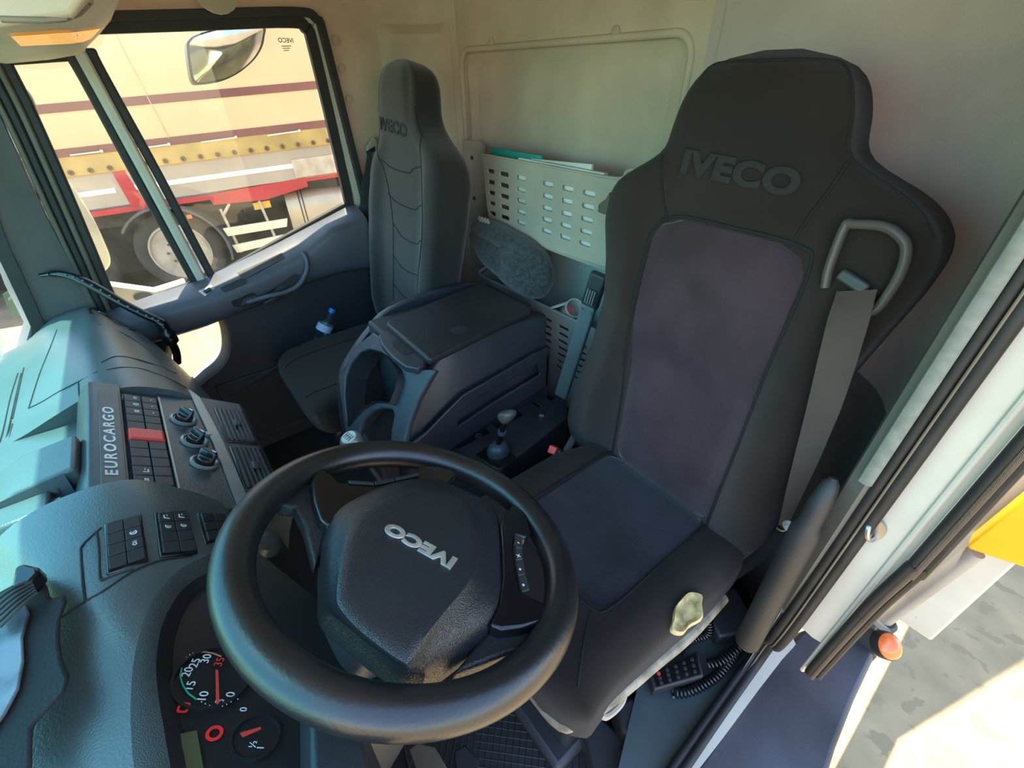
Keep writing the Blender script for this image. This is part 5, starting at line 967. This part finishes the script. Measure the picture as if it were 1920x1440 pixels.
mk('buckle_end', prism(bq([(28, 1062), (44, 1056), (70, 1062), (72, 1072), (50, 1095), (20, 1098)], .893), (0, 0, -0.02)), plasg, bg_, bevel=0.003)
# grab handle from pillar to dash
gb = thing('grab_handle', 'curved black grab handle with dotted grip between pillar and dashboard', 'grab handle', at(300, 610, 'x', -0.86))
gpts = [at(76, 516, 'x', -0.925), at(98, 513, 'x', -0.905), at(118, 514, 'x', -0.885), at(150, 524, 'x', -0.86), at(190, 545, 'x', -0.84), at(232, 570, 'x', -0.82), at(275, 592, 'x', -0.80), at(300, 604, 'x', -0.79), at(314, 625, 'x', -0.785), at(324, 645, 'x', -0.785), at(331, 662, 'x', -0.79), at(333, 680, 'x', -0.80)]
gc = crom(gpts, 5)
mk('handle_bar', tube(gc, [0.007] * 5 + [0.012] * 10 + [0.0145] * 20 + [0.018] * 5 + [0.025] * 5 + [0.014] * 11, 14, flat=0.8), plasg, gb, smooth=60)
mk('end_cap', tube(gc[:9], 0.0075, 10, flat=0.6), silver, gb, label='silver end piece on the pillar')
for i in range(12, 44, 2): 
    p = gc[i]; t = (gc[i + 1] - gc[i - 1]).normalized(); n = (CP - p).normalized(); n = (n - t * n.dot(t)).normalized(); rr = 0.0135 if i < 34 else 0.0165 if i < 38 else 0.023
    mk('grip_dot', lathe([(0.0035, 0), (0.003, 0.001), (0.001, 0.0012)], frame(p + n * (rr * 0.95), t, n.cross(t)), 8), mat('dot_grey', (0.09, 0.10, 0.11), 0.5) if i == 12 else MATS['dot_grey'], gb)

# ------------------------------------------------------------------ outside: mirrors, trailer
mg = mat('mirror_glass', (0.75, 0.70, 0.58), 0.04, metal=1.0, var=0.02)
km = thing('kerb_mirror', 'curved kerb mirror with dark rim hanging above the passenger window', 'mirror', at(420, 50, 'x', -1.2))
kq = [(350, 88), (353, 76), (366, 66), (398, 56), (440, 48), (494, 46), (496, 70), (490, 92), (474, 115), (446, 138), (415, 152), (378, 158), (362, 155), (355, 130)]
kc = crom([at(u, v, 'x', -1.16) for u, v in kq], 4, True)
mk('mirror_housing', loft([[p for p in kc], [p + Vector((-0.03, 0, 0)) for p in inset(kc, 1.03)], [p + Vector((-0.09, 0, 0)) for p in inset(kc, .7)]]), mat('housing_dark', (0.03, 0.032, 0.038), 0.35), km, smooth=50)
ki = inset(kc, .93); kcen = sum(ki, Vector()) / len(ki)
mk('mirror_lens', loft([[kcen + (p - kcen) * s_ + Vector((0.004 + 0.018 * (1 - s_ * s_), 0, 0)) for p in ki] for s_ in (1, .85, .7, .5, .3, .1, .01)]), mat('convex_mirror', (0.80, 0.76, 0.62), 0.12, metal=0.9), km, smooth=80)
mk('mirror_arm', tube([at(440, 60, 'x', -1.20), Vector((-1.12, -0.70, 1.62))], 0.012, 10), rub, km)
mm = thing('side_mirror', 'large passenger side mirror with dark upper and pale lower housing', 'mirror', at(110, 400, 'x', -1.35))
def mslab(px, x, nm, m, d=0.10):
    c = crom([at(u, v, 'x', x) for u, v in px], 3, True); return mk(nm, loft([[p for p in inset(c, .94)], [p + Vector((-.015, 0, 0)) for p in c], [p + Vector((-d, -0.02, 0)) for p in inset(c, .9)]]), m, mm, smooth=50)
mslab([(20, 165), (45, 165), (62, 185), (72, 220), (76, 270), (78, 312), (60, 300), (35, 240)], -1.33, 'upper_housing', MATS['housing_dark'])
mslab([(70, 312), (100, 318), (125, 335), (150, 370), (175, 410), (196, 455), (207, 485), (204, 503), (185, 519), (160, 524), (140, 515), (100, 430), (70, 360)], -1.33, 'lower_housing', mat('housing_cream', (0.70, 0.62, 0.42), 0.4))
mk('mirror_arm', tube([Vector((-1.36, -1.36, 1.4)), Vector((-1.38, -1.40, 1.0)), Vector((-1.05, -1.42, 0.7))], 0.015, 10), rub, mm)
fw = thing('front_bodywork', 'white bodywork with a dark oval cap below the quarter window', 'bodywork', at(240, 560, 'z', 0.5))
mk('white_panel', prism([at(u, v, 'x', -1.04) for u, v in ((140, 528), (200, 534), (290, 546), (348, 528), (352, 548), (300, 562), (236, 586), (190, 580))], (-0.05, 0, 0)), white, fw, bevel=0.004)
mk('oval_cap', prism([at(269 + 19 * cos(a), 556 + 9 * sin(a), 'x', -1.038) for a in [2 * pi * k / 20 for k in range(20)]], (0.004, 0, 0)), plas, fw)

# trailer frame: s runs along the trailer, z up, o outwards
TO = CP + 1.92 * (Vector((-3.2, -1, 0)) - CP); TD = Vector((0.25, 0.968, 0)).normalized(); TN = Vector((TD.y, -TD.x, 0))
def TR(s_, z, o=0.0): return TO + TD * (1.92 * s_) + Vector((0, 0, 1.92 * z)) + TN * o
def tband(s0, s1, zlo, zhi, o0, o1, sl=0.056):
    v = []
    for o in (o0, o1):
        for s_, z in ((s0, zlo), (s1, zlo), (s1, zhi), (s0, zhi)): v.append(TR(s_, z + sl * s_, o))
    return v, [(3, 2, 1, 0), (4, 5, 6, 7), (0, 1, 5, 4), (1, 2, 6, 5), (2, 3, 7, 6), (3, 0, 4, 7)]
tl = thing('trailer', 'long cream curtain sided trailer with maroon stripes and red chassis', 'trailer', TR(0, 0.0))
tarpm = mat('tarp_cream', (0.60, 0.42, 0.22), 0.6, bump=0.3, bscale=3, var=0.06, vscale=0.8)
maro = mat('tarp_maroon', (0.17, 0.045, 0.038), 0.6, var=0.1, vscale=1)
S0, S1 = -5.5, 3.2
mk('side_curtain', join(tband(S0, S1, 0.985, 2.0, -1.3, 0.0)), tarpm, tl, label='cream tarpaulin side curtain')
for z0, z1 in ((1.208, 1.255), (0.972, 1.018)): mk('maroon_stripe', tband(S0, S1, z0, z1, -0.05, 0.008), maro, tl)
mk('curtain_rail', loft([[TR(s_, z + .056 * s_, o) for z, o in ((0.978, 0.0), (0.955, 0.012), (0.93, 0.012), (0.905, 0.03), (0.862, 0.03), (0.86, -0.3), (0.978, -0.3))] for s_ in (S0, S1)]), mat('rail_yellow', (0.42, 0.26, 0.06), 0.55, var=0.2, vscale=2), tl, label='yellowed rail with lashing holes')
rod = mat('rod_white', (0.75, 0.68, 0.55), 0.4)
for i in range(22):
    s_ = -0.95 + 0.107 * i
    mk('lashing_ring', lathe([(0.030, 0), (0.030, 0.02), (0.016, 0.022), (0.001, 0.004)], frame(TR(s_, 0.885 + .056 * s_, 0.03), TD, (0, 0, 1)), 12), mat('rust_brown', (0.12, 0.07, 0.03), 0.8) if i == 0 else MATS['rust_brown'], tl)
for a, b in ((-.37, -.20), (0.0, .18), (.37, .59), (.79, 1.01), (-.85, -.62)):
    mk('tension_rod', join(tube([TR(a, 0.975 + .04 * a, 0.04), TR(b, 0.98 + .045 * b, 0.04)], 0.008, 8), tube([TR(b, 0.975 + .045 * b, 0.04), TR(b, 0.99 + .045 * b, 0.04)], 0.014, 8)), rod, tl)
mk('side_rail', tband(S0, S1, 0.655, 0.860, -0.2, 0.0), mat('alu_rail', (0.36, 0.29, 0.22), 0.45, var=0.08, vscale=1.5), tl, label='pale aluminium side rail')
mk('white_marking', join(tband(-0.19, 0.95, 0.735, 0.765, 0.0, 0.006)), mat('marking_white', (0.85, 0.82, 0.75), 0.5), tl)
mk('white_marking', join(tband(-1.5, -0.235, 0.735, 0.765, 0.0, 0.006)), MATS['marking_white'], tl)
cred = mat('chassis_red', (0.42, 0.012, 0.02), 0.5, var=0.08, vscale=2)
mk('red_post', [TR(-.205, .86, .012), TR(-.14, .86, .012), TR(-.10, .63, .012), TR(-.19, .63, .012), TR(-.205, .86, -.1), TR(-.14, .86, -.1), TR(-.10, .63, -.1), TR(-.19, .63, -.1)] and ([TR(-.205, .86, .012), TR(-.14, .86, .012), TR(-.10, .63, .012), TR(-.19, .63, .012), TR(-.205, .86, -.1), TR(-.14, .86, -.1), TR(-.10, .63, -.1), TR(-.19, .63, -.1)], [(0, 1, 2, 3), (7, 6, 5, 4), (0, 4, 5, 1), (1, 5, 6, 2), (2, 6, 7, 3), (3, 7, 4, 0)]), cred, tl)
mk('red_beam', tband(-3.0, 0.30, 0.605, 0.640, -0.3, 0.0), cred, tl)
mk('red_beam', [TR(.28, .655, .01), TR(.97, .715, .01), TR(.97, .650, .01), TR(.65, .585, .01), TR(.30, .585, .01), TR(.28, .655, -.2), TR(.97, .715, -.2), TR(.97, .650, -.2), TR(.65, .585, -.2), TR(.30, .585, -.2)] and prism([TR(.28, .655, .01), TR(.97, .715, .01), TR(.97, .650, .01), TR(.65, .585, .01), TR(.30, .585, .01)], -TN * 0.2), cred, tl)
mk('red_beam', tband(.97, S1, 0.63, 0.665, -0.3, 0.0), cred, tl)
mk('plate_panel', tband(.90, 1.25, 0.665, 0.79, 0.0, 0.012), mat('plate_beige', (0.48, 0.38, 0.28), 0.5), tl)
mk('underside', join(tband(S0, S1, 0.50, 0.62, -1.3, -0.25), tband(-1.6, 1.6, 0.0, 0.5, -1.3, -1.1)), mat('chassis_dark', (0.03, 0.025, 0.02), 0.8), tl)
tyr, rimm = mat('tyre_rubber', (0.03, 0.028, 0.026), 0.85, bump=0.5, bscale=20), mat('rim_cream', (0.36, 0.30, 0.23), 0.5, var=0.15, vscale=4)
def wheel(s_, z, nm='wheel', o=-0.05):
    Mw = frame(TR(s_, z, o), TD, (0, 0, 1)); Mw = Mw if (Mw.to_3x3() @ Vector((0, 0, 1))).dot(TN) > 0 else Mw @ Matrix.Rotation(pi, 4, 'X')
    k = mk(nm, lathe([(0.37, -0.28), (0.50, -0.27), (0.55, -0.22), (0.55, -0.04), (0.53, -0.01), (0.48, 0.0), (0.40, -0.005), (0.37, -0.03)], Mw, 48), tyr, tl, smooth=60)
    mk('steel_rim', lathe([(0.385, -0.02), (0.385, 0.0), (0.36, 0.005), (0.34, -0.03), (0.30, -0.06), (0.27, -0.06), (0.20, -0.02), (0.12, 0.0), (0.10, 0.03), (0.001, 0.035)], Mw, 40), rimm, k, smooth=50)
    for q in range(8): mk('wheel_nut', lathe([(0.016, 0), (0.016, 0.02), (0.001, 0.022)], Mw @ Matrix.Translation((0.165 * cos(q * pi / 4), 0.165 * sin(q * pi / 4), -0.01)), 6), MATS['rust_brown'], k)
wheel(-0.03, 0.275); wheel(-0.75, 0.235)
arc = [TR(-0.03 + 0.335 * cos(a), 0.275 + 0.335 * sin(a), -0.05) for a in [radians(-15 + 8 * k) for k in range(21)]]
mk('wheel_arch', ribbon(arc, 0.30, 0.03, [(p - TR(-0.03, 0.275, -0.05)).normalized() for p in arc]), mat('arch_grey', (0.06, 0.065, 0.07), 0.6), tl)
wd = mat('step_cream', (0.75, 0.62, 0.42), 0.5, var=0.06)
mk('side_guard_board', [0] and prism([TR(.30, .415, .02), TR(.76, .435, .02), TR(.74, .375, .02), TR(.315, .355, .02)], -TN * 0.03), wd, tl)
mk('side_guard_board', prism([TR(.32, .285, .02), TR(.74, .32, .02), TR(.66, .262, .02), TR(.335, .225, .02)], -TN * 0.03), wd, tl)
for a, b in (((.33, .55), (.36, .22)), ((.60, .58), (.64, .22)), ((.40, .58), (.33, .50))): mk('guard_bracket', tube([TR(*a, -0.02), TR(*b, -0.02)], 0.02, 8), MATS['plate_beige'], tl)
mk('plate_yellow', prism([TR(.55, .56, -.1), TR(.67, .57, -.1), TR(.67, .52, -.1), TR(.55, .51, -.1)], TN * 0.02), mat('sign_yellow', (0.70, 0.42, 0.03), 0.5), tl)
mk('side_light', box((-.03, -.02, -.02), (.03, .02, .02)) and xf(box((-.06, -.03, -.025), (.06, .03, .025)), Matrix.Translation(TR(.12, .53, 0.02))), MATS['orange_lens'], tl)
tk = mk('fuel_tank', loft([[TR(s_, 0.42 + 0.19 * k * math.copysign(abs(sin(a)) ** .6, sin(a)), -0.35 + 0.33 * k * math.copysign(abs(cos(a)) ** .6, cos(a))) for a in [2 * pi * q / 28 for q in range(28)]] for s_, k in ((0.78, .97), (0.79, 1.0), (1.6, 1.0), (1.61, .97))]), mat('tank_alu', (0.45, 0.35, 0.24), 0.35, metal=0.3, var=0.1, vscale=2), tl, smooth=50)
for s_ in (0.88, 0.905): mk('tank_strap', loft([[TR(s_ + d_, 0.42 + 0.193 * math.copysign(abs(sin(a)) ** .6, sin(a)), -0.35 + 0.336 * math.copysign(abs(cos(a)) ** .6, cos(a))) for a in [2 * pi * q / 28 for q in range(28)]] for d_ in (-.004, .004)]), rub, tk)
mk('curtain_crease', tube([TR(.13, 1.60, .004), TR(.16, 1.30, .004), TR(.19, 1.02, .004)], 0.006, 6), mat('crease_tan', (0.55, 0.40, 0.22), 0.7), tl)
